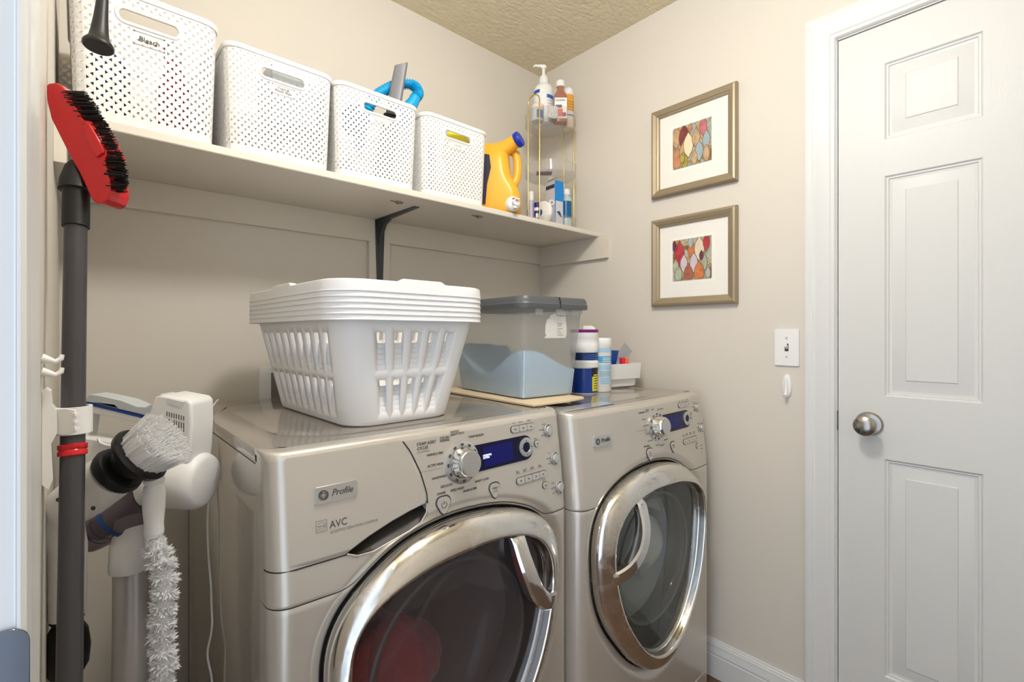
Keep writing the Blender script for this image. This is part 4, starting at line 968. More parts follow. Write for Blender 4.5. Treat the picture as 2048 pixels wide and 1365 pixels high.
# ---------------------------------------------------------------- clear bin with blue powder, on a thin board
bd = MB().prism([(.862, .868), (.99, .864), (1.068, .872), (1.078, .885), (1.075, 1.33), (.885, 1.335), (.868, 1.25)], (0, 0, MT+.0005), X, Y, Z*.0065)
tag(bd.build('wooden_board', M_board, bevel=.0015), 'thin pale wooden board lying across both machines under the clear bin', 'board')
BZ = MT+.0075; br_ = math.radians(-5); bc = Vector((1.010, 1.106, BZ)); bu = Vector((math.cos(br_), math.sin(br_), 0)); bv = Vector((-math.sin(br_), math.cos(br_), 0))
bn = thing('storage_bin', 'clear lidded storage bin with blue powder inside, on a board across the machines', 'storage bin', tuple(bc))
def bsec(z_, ins=0, q=1):
    k = z_/.275; w_ = .196+(.235-.196)*k-2*ins; d_ = .338+(.395-.338)*k-2*ins; return [bc+bu*a+bv*b+Z*z_ for a, b in rrect(w_, d_, .026-ins, 8)]
MB().loft([bsec(.006, .008), bsec(.002, .003)][::-1][:0]+[bsec(0, .010), bsec(.003, .002), bsec(.010), bsec(.20), bsec(.235), bsec(.240, -.004), bsec(.262, -.006), bsec(.268, -.012)], True, False).build('bin_body', M_bin, bn, smooth=50)
def lsec(z_, g): return [bc+bu*a+bv*b+Z*z_ for a, b in rrect(.252+2*g, .412+2*g, .034+g, 8)]
lm_ = MB().loft([lsec(.250, .004), lsec(.250, .006), lsec(.262, .007), lsec(.266, .004), lsec(.272, .004), lsec(.282, -.002), lsec(.283, -.012), lsec(.2785, -.020)], True, True).build('bin_lid', M_lidgrey, bn, smooth=40)
sm = MB().loft([[bc+bu*.002+bu*q+bv*b+Z*h for b, h in ((-.2135, .252), (-.2135, .2665), (-.208, .2815), (-.190, .2845), (-.185, .252))] for q in (-.0008, .0008)]); sm.build('lid_seam', M_darkg, bn, smooth=0)
for q in (-.07, .005, .065): MB().obox(bc+bu*q-bv*.2045+Z*.240, bu*.012, bv*.003, Z*.009).build('latch', M_bin, bn, bevel=.001)
def ph(u_, v_):   # powder height, u_ left to right, v_ front to back
    pk = .086*(.30+.70*math.exp(-(u_**2)/.42))*math.exp(-(v_**2)/.12)
    bk = .095*max(0, (v_-.55)/.45)**1.3
    return .048+pk+bk+.004*math.sin(5*u_+6*v_)+.003*math.sin(17*u_+3)*math.sin(15*v_)
mb = MB(); NU = 36
rows = []
for j in range(NU+1):
    row = []
    for i in range(NU+1):
        u_, v_ = i/NU, j/NU; h = ph(u_, v_); k = h/.275; w_ = .196+(.235-.196)*k-.006; d_ = .338+(.395-.338)*k-.006
        a, b = (u_-.5)*2, (v_-.5)*2
        # squircle mapping keeps the heap inside the rounded corners
        a2, b2 = a*math.sqrt(1-.09*b*b), b*math.sqrt(1-.03*a*a); row.append(bc+bu*a2*w_/2+bv*b2*d_/2+Z*h)
    rows.append(row)
mb.loft(rows, False, False, False)
edge = [rows[0][i] for i in range(NU+1)]+[rows[j][NU] for j in range(1, NU+1)]+[rows[NU][i] for i in range(NU-1, -1, -1)]+[rows[j][0] for j in range(NU-1, 0, -1)]
def sink(p, z_):
    k0 = (p.z-bc.z)/.275; d_ = Vector((p.x-bc.x, p.y-bc.y, 0)); f0 = (.338+(.057)*k0); f1 = (.338+.057*z_/.275); d_ *= f1/f0*.995; return Vector((bc.x+d_.x, bc.y+d_.y, bc.z+z_))
mb.loft([edge, [sink(p, .02) for p in edge], [sink(p, .004) for p in edge]], False, True)
pw = mb.build('washing_powder', mat('pale_blue_powder', '#c6e0fb', .95, bump=(220, .0015, 6), var=.1, vscale=120), None, smooth=60)
tag(pw, 'heap of pale blue laundry powder filling the lower half of the clear bin', 'powder'); pw['kind'] = 'stuff'
so = bc-bv*(.1875)+bu*.03+Z*.155
sp_ = [(-.034, 0), (.030, .000), (.033, .006), (.032, .024), (.028, .040), (.027, .050), (.029, .062), (.024, .064), (.000, .066), (-.004, .062), (-.010, .060), (-.015, .054), (-.020, .053), (-.022, .046), (-.030, .042), (-.033, .030), (-.032, .012), (-.029, .006)]
tilt = Vector((0, 0, 1))-bv*-.0; az_ = (Z*1-bv*.104).normalized()
sp_ = [(a*1.25, b*1.22) for a, b in sp_]; so = bc-bv*(.169+.0285*.165/.275+.0012)+bu*.006+Z*.168
st_ = MB().prism(sp_, so, bu, az_, -bv*.0004).build('paper_sticker', mat('torn_sticker', '#e2e1da', .6, var=.06, vscale=70), bn, smooth=0)
text('brightroom', .0085, so-bv*.0007+bu*.001+az_*.062, bu, az_, M_inkl, st_)
for k, w_ in ((.040, .018), (.034, .014), (.026, .020), (.020, .012), (.014, .016), (.008, .024)): MB().prism([(.004, k), (.004+w_, k), (.004+w_, k+.0014), (.004, k+.0014)], so-bv*.0005, bu, az_, -bv*.0002).build('print_line', M_inkl, st_, smooth=0)

# ---------------------------------------------------------------- tubs on the dryer
DZT = MT-.012+.0005
def can(name, c, prof, m, label, cat): t_ = thing(name, label, cat, tuple(c)); MB().lathe(prof, c, n=48).build('can_body', m, t_, smooth=40); return t_
c_ = Vector((1.262, 1.030, DZT))
t = can('cleaner_tub', c_, [(.042, 0), (.044, .003), (.044, .086), (.0475, .088), (.0485, .105), (.047, .107), (.0455, .108), (.0455, .140), (.0465, .142), (.0465, .163), (.0455, .165), (.0455, .185), (.0465, .187), (.0465, .203)], M_wplas, 'tall ribbed white tub with purple lid and dark blue labels, just right of the bin', 'tub')
MB().lathe([(.047, .203), (.0475, .204), (.0475, .212), (.046, .213), (.001, .213)], c_, n=48).build('lid', mat('purple_plastic', '#7d1474', .35), t)
M_navl = mat('royal_blue_label', '#123a94', .35, coat=.3)
patch('label', c_, .044, -1.6, 1.6, .004, .085, M_navl, t); patch('label', c_, .0455, -1.6, 1.5, .112, .137, mat('navy_label2', '#17295e', .35), t)
patch('label_panel', c_, .044, .48, 1.25, .010, .058, mat('yellow_print', '#e9df2a', .4), t, .001); patch('label_panel', c_, .044, .45, 1.3, .058, .086, M_blkink, t, .001)
for k in range(5): patch('print_line', c_, .044, .62, 1.15, .018+.008*k, .0205+.008*k, M_ink, t, .0014)
patch('print_line', c_, .044, .6, 1.2, .0605, .0645, mat('yellow_print', '#e9df2a'), t, .0014)
for k in range(3): patch('print_line', c_, .0455, -.2+.1*k, .95, .116+.006*k, .1185+.006*k, M_lblue, t, .001)
c_ = Vector((1.347, 1.026, DZT))
t = can('wipes_canister', c_, [(.034, 0), (.036, .004), (.036, .155), (.037, .157), (.037, .180), (.035, .184), (.001, .185)], M_wplas, 'slim white canister with pale blue labels between the ribbed tub and the small caddy', 'canister')
M_pbl = mat('pale_blue_print', '#a9cbe6', .4); M_tbl = mat('sky_blue_print', '#4fa9d8', .4)
patch('label', c_, .036, -1.5, 1.5, .135, .150, M_pbl, t); patch('label', c_, .036, -1.4, 1.2, .100, .122, M_tbl, t); patch('label', c_, .036, -1.5, 1.5, .075, .092, M_pbl, t); patch('label', c_, .036, -.2, .9, .028, .050, M_pbl, t)
for k in range(4): patch('print_line', c_, .036, -.3, 1.0, .054+.005*k, .056+.005*k, M_tbl, t)
for k in range(3): patch('print_line', c_, .036, 0, .9, .103+.006*k, .1055+.006*k, M_wplas, t, .001)
c_ = Vector((1.385, 1.105, DZT))
t = can('spray_bottle', c_, [(.028, 0), (.030, .003), (.030, .15), (.020, .175), (.013, .182), (.013, .190)], M_wplas, 'white spray bottle behind the slim canister, only its top showing', 'bottle')
MB().loft([[c_+Z*h+VR*a+VF*b for a, b in rrect(w_, .022, .010, 5, cx__)] for h, w_, cx__ in ((.188, .030, 0), (.200, .050, .0), (.222, .046, -.004), (.228, .030, -.008))]).build('spray_head', M_wplas, t)
# small white caddy with bits
wc = Vector((1.505, 1.085, DZT)); wu = Vector((.985, -.17, 0)).normalized(); wv = Vector((.17, .985, 0)).normalized()
t = thing('small_bin', 'small white open bin holding odds and ends at the right end of the dryer top', 'bin', tuple(wc))
def wsec(z_, w_, d_, r_=.018): return [wc+wu*a+wv*b+Z*z_ for a, b in rrect(w_, d_, r_, 6)]
MB().loft([wsec(.001, .150, .080), wsec(.004, .158, .086), wsec(.03, .160, .090), wsec(.032, .186, .112, .02), wsec(.088, .196, .122, .02), wsec(.088, .190, .116, .018), wsec(.036, .180, .106, .018)], True, True).build('bin_body', M_wplas, t, smooth=40)
M_bclear = glassy('blue_clear_plastic', '#3f92e0', .08, .5, .45, '#1b6fd0')
simple('blue_scoop', MB().loft([[wc+wu*(a-.05)+wv*(b+.0)+Z*z_ for a, b in rrect(w_, .05*w_/.08, .012, 5)] for z_, w_ in ((.040, .070), (.128, .100), (.136, .104))], True, False), M_bclear, 'clear blue plastic scoop standing in the small white bin', 'scoop', smooth=40)
q0 = wc+wu*.008-wv*.01+Z*.080
simple('clear_sheet', MB().obox(q0+Z*.018+wu*.016, (wu*.66+Z*.75).normalized()*.066, (wu*-.75+Z*.66).normalized()*.026, wv*.001), glassy('clear_sheet', '#eceef2', .1, .6, .3, '#dfe2ea'), 'clear plastic sheet sticking out slanted from the small white bin', 'plastic sheet')
simple('red_marker', MB().obox(wc+wu*.010-wv*.035+Z*.075, wu*.008, wv*.008, Z*.034), mat('hot_red', '#e5284a', .4), 'bright red piece beside the orange one in the small white bin', 'marker', bevel=.002)
simple('orange_marker', MB().obox(wc+wu*.027-wv*.035+Z*.075, wu*.008, wv*.008, Z*.034), mat('hot_orange', '#ff7a45', .4), 'bright orange piece beside the red one in the small white bin', 'marker', bevel=.002)
pc = MB().prism(rrect(.225, .050, .004, 4), (1.022, .838, MT-.0125), X, Y, Z*.0024)
pc = pc.build('metal_plate', mat('mirror_plate', '#c8cfd9', .15, .45), bevel=.0006); tag(pc, 'flat shiny silver plate lying at the front left of the dryer top', 'plate')

# ---------------------------------------------------------------- framed pictures
def picture(name, label, y0, y1, z0, z1, art, seed):
    yc, zc = (y0+y1)/2, (z0+z1)/2
    t_ = thing(name, label, 'picture', (XR-.001, yc, z0))
    prof = [(0, 0), (0, .016), (.004, .022), (.010, .0235), (.022, .019), (.024, .0165), (.030, .014), (.032, .008), (.032, .006)]
    rings = [[(XR-.001-h, (y1-i if sy > 0 else y0+i), (z1-i if sz > 0 else z0+i)) for sy, sz in ((1, 1), (-1, 1), (-1, -1), (1, -1))] for i, h in prof]
    MB().loft(rings, False, False).build('frame', M_champframe, t_, smooth=0)
    MB().box((XR-.001, y0+.03, z0+.03), (XR-.0075, y1-.03, z1-.03)).build('mount', M_mat, t_, smooth=0)
    ay0, ay1, az0, az1 = art
    mb = MB(); mb.box((XR-.0075, ay0-.012, az0-.012), (XR-.0078, ay1+.012, az1+.012)); mb.build('inner_border', mat('border_cream', '#f4f2ec', .8), t_, smooth=0)
    A = MB().box((XR-.0075, ay0, az0), (XR-.0100, ay1, az1)).build('art_print', ART, t_, smooth=0)
    rr = random.Random(seed); pal = PALS[seed % 2]
    S = ay1-ay0
    shapes = OGEE1 if seed % 2 else OGEE2
    for k, (u_, v_, s_, c_) in enumerate(shapes):
        pts = []
        for q in range(40):
            a = 2*PI*q/40; rx = .5*abs(math.sin(a))**.75*(1 if math.sin(a) > 0 else -1)*(.72+.28*math.cos(2*a)*-1); ry = math.cos(a)*(1+.12*abs(math.cos(3*a)))
            pts.append((max(ay0+.0006, min(ay1-.0006, ay1-S*(u_+s_*.74*rx))), max(az0+.0006, min(az1-.0006, az0+(az1-az0)*(v_+s_*.78*ry)))))
        pc_ = (sum(p[0] for p in pts)/40, sum(p[1] for p in pts)/40)
        big = [(max(ay0+.0004, min(ay1-.0004, pc_[0]+(p[0]-pc_[0])*1.14)), max(az0+.0004, min(az1-.0004, pc_[1]+(p[1]-pc_[1])*1.10))) for p in pts]
        MB().prism(big, (XR-.0100-.00016*k, 0, 0), Y, Z, -X*.0001).build('painted_outline', mat('paint_outline', '#7d6347', .5, var=.4, vscale=70), A, smooth=0, fix=False)
        MB().prism(pts, (XR-.0100-.00016*k-.00008, 0, 0), Y, Z, -X*.0001).build('painted_shape', pal[c_], t_ if False else A, smooth=0, fix=False)
    return t_
def artmat():
    m = bpy.data.materials.new('abstract_paint'); m.use_nodes = True; nt = m.node_tree; b = nt.nodes['Principled BSDF']; b.inputs['Roughness'].default_value = .5
    tc = nt.nodes.new('ShaderNodeTexCoord'); n = nt.nodes.new('ShaderNodeTexNoise'); n.inputs['Scale'].default_value = 24; n.inputs['Detail'].default_value = 5; n.inputs['Distortion'].default_value = 1.2
    r = nt.nodes.new('ShaderNodeValToRGB'); e = r.color_ramp.elements; e[0].position = .30; e[0].color = lin('#6f4a33'); e[1].position = .72; e[1].color = lin('#d3b58a')
    for p, c in ((.40, '#9a7d56'), (.47, '#9fa79c'), (.53, '#b4b9ae'), (.58, '#c59a62'), (.64, '#a88f5f')): x = e.new(p); x.color = lin(c)
    nt.links.new(tc.outputs['Object'], n.inputs[0]); nt.links.new(n.outputs[0], r.inputs[0]); nt.links.new(r.outputs[0], b.inputs[0]); return m
ART = artmat()
def pm(n_, c, v=.6): return mat('paint_'+n_, c, .5, var=v, vscale=55)
PALS = [[pm('red', '#b03a42'), pm('orange', '#c97a4c'), pm('cream', '#e0d2bb', .15), pm('lilac', '#cfc1cf', .2), pm('plum', '#6d3550'), pm('sage', '#a9b39c'), pm('terracotta', '#a96450'), pm('grey', '#aeb4b4', .2)],
        [pm('maroon', '#7b3a3a'), pm('cream', '#e9dcb8', .15) if False else mat('paint_cream2', '#e8dcb9', .5, var=.12, vscale=50), pm('tan', '#bda07c'), pm('olive', '#a89a48'), pm('coral', '#bf8560'), pm('rose', '#c4707a'), pm('bluegrey', '#9fb1b6', .25), pm('peach', '#c2a27c')]]
OGEE1 = [(.10, .75, .30, 7), (.30, .72, .34, 0), (.12, .22, .32, 4), (.30, .35, .30, 7), (.33, .12, .20, 3), (.42, .50, .33, 1), (.55, .82, .22, 6), (.62, .62, .26, 2), (.80, .84, .24, 5), (.88, .50, .24, 6), (.70, .28, .26, 6), (.58, .15, .20, 2), (.88, .18, .22, 2), (.27, .22, .16, 3), (.48, .90, .14, 4)]
OGEE2 = [(.18, .66, .34, 0), (.50, .70, .24, 1), (.70, .72, .32, 2), (.88, .85, .22, 0), (.08, .35, .20, 5), (.30, .40, .24, 3), (.56, .40, .26, 3), (.80, .38, .26, 5), (.42, .12, .30, 6), (.70, .14, .32, 1), (.16, .14, .24, 5), (.92, .12, .16, 7), (.48, .90, .16, 7), (.76, .55, .14, 4), (.05, .85, .16, 4)]
picture('framed_picture', 'upper framed picture on the right wall, mostly tan and grey with a cream centre', .685, 1.008, 1.717, 2.050, (.775, .922, 1.810, 1.962), 1)
picture('framed_picture', 'lower framed picture on the right wall, with rows of red and orange painted shapes', .685, 1.008, 1.302, 1.633, (.775, .922, 1.395, 1.545), 2)

# ---------------------------------------------------------------- switch, hook, outlet box
t = thing('light_switch', 'white toggle light switch plate between the pictures and the door', 'light switch', (XR, .5355, 1.098))
MB().prism(rrect(.070, .115, .003, 3, .5355, 1.1555), (XR, 0, 0), Y, Z, -X*.006).build('switch_plate', M_wplas, t, bevel=.002)
SW = MB().prism([(.5300, 1.1435), (.5410, 1.1435), (.5410, 1.1675), (.5300, 1.1675)], (XR-.006, 0, 0), Y, Z, -X*.0004).build('toggle_slot', M_ink, t, smooth=0)
MB().loft([[(XR-.006-h, .5355+sx*.0040, 1.1555+z_+dz) for sx, z_ in ((-1, -.0055), (1, -.0055), (1, .0055), (-1, .0055))] for h, dz in ((0, 0), (.010, .006), (.013, .007))]).build('toggle', M_wplas, t, bevel=.0008)
for zz in (1.1855, 1.1255): MB().lathe([(.0028, 0), (.0025, .0012), (.001, .0013)], (XR-.006, .5355, zz), (-1, 0, 0), 14).build('screw', M_silver, t)
MB().box((XR-.0062, .533, 1.180), (XR-.006, .538, 1.1812)).build('mark', M_inkl, t, smooth=0)
t = thing('adhesive_hook', 'small white oval hook stuck on the wall below the light switch', 'hook', (XR, .5355, .996))
MB().loft([[(XR-h, .5355+px_*k, 1.034+pz_*k) for px_, pz_ in circ(.0145, 32, 0, 0, .038)] for h, k in ((0, 1), (.004, 1), (.007, .93), (.009, .8))]).build('base', M_wplas, t, smooth=50)
MB().tube([(XR-.008, .5355, 1.058), (XR-.010, .5355, 1.03), (XR-.012, .5355, 1.008), (XR-.020, .5355, 1.002), (XR-.024, .5355, 1.010)], [.004, .005, .005, .005, .0035], 12).build('prong', M_wplas, t, smooth=60)
t = thing('outlet_box', 'white recessed washer connection box in the back wall behind the laundry baskets', 'outlet box', (.53, YB, .93))
fr = MB(); prof = [(0, 0), (0, .006), (.033, .006), (.033, -.03)]
rings = [[(x_, YB-h, z_) for x_, z_ in ((.417+i, .925+i), (.640-i, .925+i), (.640-i, 1.092-i*.5), (.417+i, 1.092-i*.5))] for i, h in prof[:3]]
fr.loft(rings, False, False); fr.build('frame', M_wplas, t, smooth=0)
MB().box((.450, YB-.0012, .958), (.607, YB-.0002, 1.0755)).build('recess', mat('grey_recess', '#857f78', .6), t, smooth=0)

# ---------------------------------------------------------------- tools along the left wall
# grey pole with red brush head
p_hi, p_lo = P(152, 430, .672), P(144, 1000, .612); pd = (p_hi-p_lo).normalized()
foot = p_lo-pd*((p_lo.z-.012)/pd.z)
t = thing('floor_brush', 'grey-poled scrub brush with red head and black bristles leaning by the left wall', 'brush', tuple(foot))
MB().tube([foot, p_lo, p_hi+pd*.01], .0125, 24).build('pole', M_pole, t, smooth=60)
MB().tube([foot-pd*.0, foot+pd*.05], .0145, 20).build('end_cap', M_blackr, t)
rb = p_lo+pd*((P(144, 900, .622).z-p_lo.z)/pd.z); MB().lathe([(.0128, -.008), (.0150, -.007), (.0150, -.002), (.0138, 0), (.0150, .002), (.0150, .007), (.0128, .008)], rb, pd, 28).build('red_band', M_red, t)
nb = p_hi-pd*0; q = P(153, 408, .675)
MB().lathe([(.0150, -.018), (.0150, .030), (.0155, .034), (.0195, .036), (.0185, .050), (.013, .072), (.008, .080)], p_hi, pd, 28).build('neck', M_blackr, t)
hd = .672
def HP(x_, y_, dd_=0): return P(x_/2.006, y_/2.006, hd+dd_)
silh = [(195,350),(205,341),(240,338),(258,350),(290,392),(345,485),(352,488),(372,490),(380,497),(436,605),(436,632),(428,640),(452,740),(452,775),(440,808),(420,819),(395,820),(375,800),(360,765),(325,690),(290,630),(255,560),(215,480),(197,405)]
c0_ = HP(320, 590)
poly = [((HP(x_, y_)-c0_).dot(VR), (HP(x_, y_)-c0_).z) for x_, y_ in silh]
HB = MB().prism(poly, c0_-VF*.004, VR, UP, VF*.034); HB.build('brush_head', M_red, t, smooth=50, bevel=.011, seg=5)
MB().prism([((HP(x_, y_)-c0_).dot(VR), (HP(x_, y_)-c0_).z) for x_, y_ in [(352,500),(368,498),(378,506),(432,606),(430,622),(418,628),(400,640),(375,600),(350,540)]], c0_-VF*.007, VR, UP, VF*.010).build('raised_lug', M_red, t, smooth=50, bevel=.003)
# long bristle tufts in rows on the right side of the head
rr = random.Random(4)
edge_ = [(262, 372), (300, 430), (345, 505), (385, 570), (415, 640), (435, 700), (440, 775)]
tips_ = [(340, 379), (385, 435), (425, 505), (462, 575), (492, 645), (508, 715), (500, 770)]
def along(L, t_):
    i = min(int(t_*(len(L)-1)), len(L)-2); f_ = t_*(len(L)-1)-i; return (L[i][0]*(1-f_)+L[i+1][0]*f_, L[i][1]*(1-f_)+L[i+1][1]*f_)
mb = MB()
for row_ in range(4):
    for k in range(19):
        t_ = (k+(.5 if row_ % 2 else 0))/19; a = along(edge_, t_); b = along(tips_, t_); dd_ = .002+.0085*row_
        for h in range(9):
            o_ = Vector((rr.uniform(-.0022, .0022), rr.uniform(-.0022, .0022), rr.uniform(-.0022, .0022)))
            A_, B_ = HP(a[0]-10, a[1], dd_-.004), HP(b[0]+rr.uniform(-5, 3), b[1]+rr.uniform(-3, 3), dd_-.004)
            mb.tube([A_+o_, B_+o_*1.5], [.0008, .0006], 4)
mb.build('bristles', M_bristleb, t, smooth=0, fix=False)['kind'] = 'stuff'
# white wall clip that holds the pole
t = thing('wall_tool_holder', 'white plastic tool holder on the left wall gripping the grey pole', 'tool holder', (XL, .855, 1.0))
zc_ = 1.2+.615*(667-843)/958
wy = .845; pcx = (p_lo+pd*((zc_-p_lo.z)/pd.z))
pl_ = [(0, -.075), (.006, -.082), (.010, -.070), (.0085, -.025), (.014, -.012), (.0135, .016), (.009, .022), (.008, .040), (.004, .044), (0, .040)]
MB().prism([(a, b) for a, b in pl_], (XL+.0003, wy-.015, zc_), X, Z, Y*.030).build('back_plate', M_wplas, t)
arm = MB(); ac = Vector((pcx.x, pcx.y, zc_)); 
ring = []
for k in range(25):
    a = math.radians(-150+300*k/24)
    ring.append((ac+VR*(-.0)+VR*.0160*math.cos(PI+a)*-1+VF*.0160*math.sin(a)))
rings = [[p+(p-ac).normalized()*0-Z*.0175, p+(p-ac).normalized()*.0035-Z*.0175, p+(p-ac).normalized()*.0035+Z*.0175, p+(p-ac).normalized()*0+Z*.0175] for p in ring]
arm.loft(rings); arm.build('clip_ring', M_wplas, t, smooth=40)
MB().loft([[Vector((XL+.004, wy-.008, zc_-.020)), Vector((XL+.004, wy+.008, zc_-.020)), Vector((XL+.004, wy+.008, zc_+.018)), Vector((XL+.004, wy-.008, zc_+.018))],
   [ac-VF*.024+VR*-.018+VR*.0+Z*-.015-VF*.0, ac-VF*.020+VR*-.016-Z*.015, ac-VF*.020+VR*-.016+Z*.0175, ac-VF*.024+VR*-.018+Z*.0175],
   [ac-VF*.0235+VR*.012-Z*.015, ac-VF*.0195+VR*.012-Z*.015, ac-VF*.0195+VR*.012+Z*.0175, ac-VF*.0235+VR*.012+Z*.0175],
   [ac-VF*.0215+VR*.022-Z*.013, ac-VF*.0175+VR*.020-Z*.013, ac-VF*.0175+VR*.020+Z*.0155, ac-VF*.0215+VR*.022+Z*.0155]]).build('arm', M_wplas, t, bevel=.0012)
for k in range(3): MB().obox(ac-VF*.020+VR*.0215+Z*(-.008+.009*k), VR*.0022, VF*.0035, Z*.0018).build('grip_rib', M_wplas, t, smooth=0)
for i, (zz, lab) in enumerate(((1.2-.60*(722-667)/958, 'small white hook on the left wall above the pole holder, upper of the two'), (1.2-.60*(748-667)/958, 'small white hook on the left wall above the pole holder, lower of the two'))):
    hk = MB().tube([(XL+.0005, .815, zz+.004), (XL+.006, .815, zz+.002), (XL+.013, .815, zz-.001), (XL+.018, .815, zz+.003), (XL+.019, .815, zz+.008)], [.006, .0045, .0035, .003, .0022], 12)
    tag(hk.build('wall_hook', M_wplas, smooth=60), lab, 'hook', 'hooks above the pole holder')
# black rubber ended tool hanging at the top left
bt0, bt1 = P(197, 88, .70), P(197, -190, .70)
t = thing('hanging_tool', 'black tool handle with flared rubber end hanging in front of the Bleach basket', 'tool', tuple(bt1))
ax_ = (Vector((0, 0, 1))*1+VF*.10-VR*.0).normalized()
MB().lathe([(.001, -.005), (.0168, -.005), (.0184, -.003), (.0184, .001), (.0168, .004), (.0125, .010), (.0105, .022), (.0085, .045), (.0068, .075), (.0060, .11), (.0060, .24)], bt0-ax_*.002, ax_, 32).build('rubber_end', M_blackr, t, smooth=50)
MB().tube([bt0+ax_*.235, bt0+ax_*.30, bt0+ax_*.315+VR*-.012, bt0+ax_*.318+VR*-.05], [.006, .006, .005, .004], 14).build('hanging_loop', M_blackr, t, smooth=60)

# electric spin scrubber
SDp = .70
t = thing('spin_scrubber', 'white electric scrubber with round white bristle head and black collar, on the left wall', 'scrubber', tuple(P(137, 1365, SDp+.05)))
hc_ = P(280, 912, SDp); ha = (P(317, 885, SDp)-P(280, 912, SDp)).normalized(); ha = (ha+VF*.12).normalized()
MB().lathe([(.010, -.008), (.036, -.007), (.0425, -.003), (.0435, .003), (.041, .007), (.001, .007)], hc_, ha, 40).build('brush_plate', M_blackp, t)
MB().lathe([(.021, -.032), (.021, -.024), (.0245, -.022), (.0245, -.006)], hc_, ha, 32).build('black_neck', M_blackp, t)
cl_ = hc_-ha*.030
MB().lathe([(.030, -.014), (.0345, -.012), (.0365, -.005), (.0345, .001), (.030, .003), (.020, .003)], cl_, ha, 36).build('black_collar', M_blackr, t)
be = P(118, 1030, SDp+.01); bs = cl_-ha*.010; bd_ = (be-bs); L_ = bd_.length; bd_.normalize()
MB().tube([bs, bs+bd_*.02, bs+bd_*L_*.5, bs+bd_*L_*.78, be+Vector((0, 0, -.010)), be+Vector((0, 0, -.05))+VR*.012, be+Vector((0, 0, -.12))+VR*.012], [.033, .0345, .0345, .032, .028, .0235, .0225], 32).build('body_shell', M_wplas, t, smooth=60)
hb = be+VR*.012
MB().tube([hb+Z*-.115, hb+Z*-.155], [.0205, .0200], 28).build('grip', M_blackp, t)
MB().tube([hb+Z*-.110, hb+Z*-.150], [.0218, .0215], 28).build('grip_band', M_wplas, t)
MB().tube([hb+Z*-.155, hb+Z*-.175, hb+Z*-.20, hb+Z*-.225, hb+Z*-.24, hb+Z*-.36], [.014, .024, .027, .025, .017, .016], 28).build('lower_grip', M_blackp, t)
for (sx_, sy_) in ((117, 1000), (187, 1017)):
    q_ = P(sx_, sy_, SDp-.030); MB().lathe([(.003, 0), (.003, .001), (.001, .001)], q_, -VF, 16).build('screw_hole', M_ink, t)
rr = random.Random(11); mb = MB()
tv = ha.cross(VF).normalized(); tw = ha.cross(tv)
for k in range(150):
    r_ = .036*math.sqrt((k+.5)/150); a = k*2.39996; base = hc_+ha*.006+(tv*math.cos(a)+tw*math.sin(a))*r_
    for h in range(9):
        o_ = (tv*rr.uniform(-1, 1)+tw*rr.uniform(-1, 1))*.0013; out_ = (tv*math.cos(a)+tw*math.sin(a))*r_*.18
        mb.tube([base+o_, base+ha*(.038+rr.uniform(-.003, .003))+o_*2.6+out_], [.0007, .0005], 4)
mb.lathe([(.0345, .006), (.0385, .033), (.001, .035)], hc_, ha, 32); mb.build('bristles', M_bristlew, t, smooth=0, fix=False)['kind'] = 'stuff'

# white fluffy bottle brush
BDp = .74
t = thing('duster_brush', 'white fluffy bendy duster with smooth white handle hanging below the scrubber head', 'duster', tuple(P(308, 955, BDp)))
ht, hb_ = P(308, 952, BDp), P(308, 1076, BDp); hl = (ht-hb_).length
MB().lathe([(.010, 0), (.0125, .003), (.0135, .010), (.0125, .02), (.0145, .045), (.0150, .065), (.0135, .080), (.0115, hl-.012), (.0135, hl-.010), (.0140, hl-.006), (.0125, hl-.003), (.0135, hl), (.012, hl+.003), (.001, hl+.004)], hb_, Z, 28).build('handle', M_wplas, t, smooth=60)
path = [P(x_, y_, BDp) for x_, y_ in ((309, 1078), (316, 1105), (326, 1135), (331, 1170), (329, 1205), (324, 1240), (323, 1275), (328, 1310), (329, 1340), (318, 1380), (300, 1430))]
MB().tube(path, .0022, 8).build('wire_core', M_alu, t, smooth=60)
rr = random.Random(5); mb = MB(); mb.tube(path, .0115, 12)
for i in range(len(path)-1):
    a, b = path[i], path[i+1]; d_ = (b-a).normalized(); u_ = d_.cross(VF).normalized(); v_ = d_.cross(u_)
    for k in range(430):
        f_ = rr.random(); ph_ = rr.uniform(0, 2*PI); tt = (i+f_)/ (len(path)-1)
        wave = .78+.22*math.sin((tt*24)*PI+ph_); ln_ = (.0215 if tt > .06 else .016)*wave*rr.uniform(.85, 1.08)
        c_ = a.lerp(b, f_); dr_ = u_*math.cos(ph_)+v_*math.sin(ph_)+d_*rr.uniform(-.25, .35); s_ = dr_.cross(d_).normalized()*.0009
        e = c_+dr_*ln_+d_*.004*rr.uniform(-1, 1); mb.add([c_-s_, c_+s_, c_+dr_*ln_*.8+s_*1.3, e, c_+dr_*ln_*.8-s_*1.3], [(0, 1, 2, 3, 4)])
mb.build('bristles', M_bristlew, t, smooth=0, fix=False)['kind'] = 'stuff'

# cordless stick vacuum
VD = .90
def VP(x_, y_, dd_=0): return P(x_, y_, VD+dd_)
t = thing('stick_vacuum', 'white and blue cordless stick vacuum with aluminium tube standing left of the washer', 'vacuum cleaner', tuple(Vector((VP(265, 1365).x, VP(265, 1365).y, .02))))
oc = VP(265, 900)
def vpoly(pts): return [((VP(a, b)-oc).dot(VR), (VP(a, b)-oc).z) for a, b in pts]
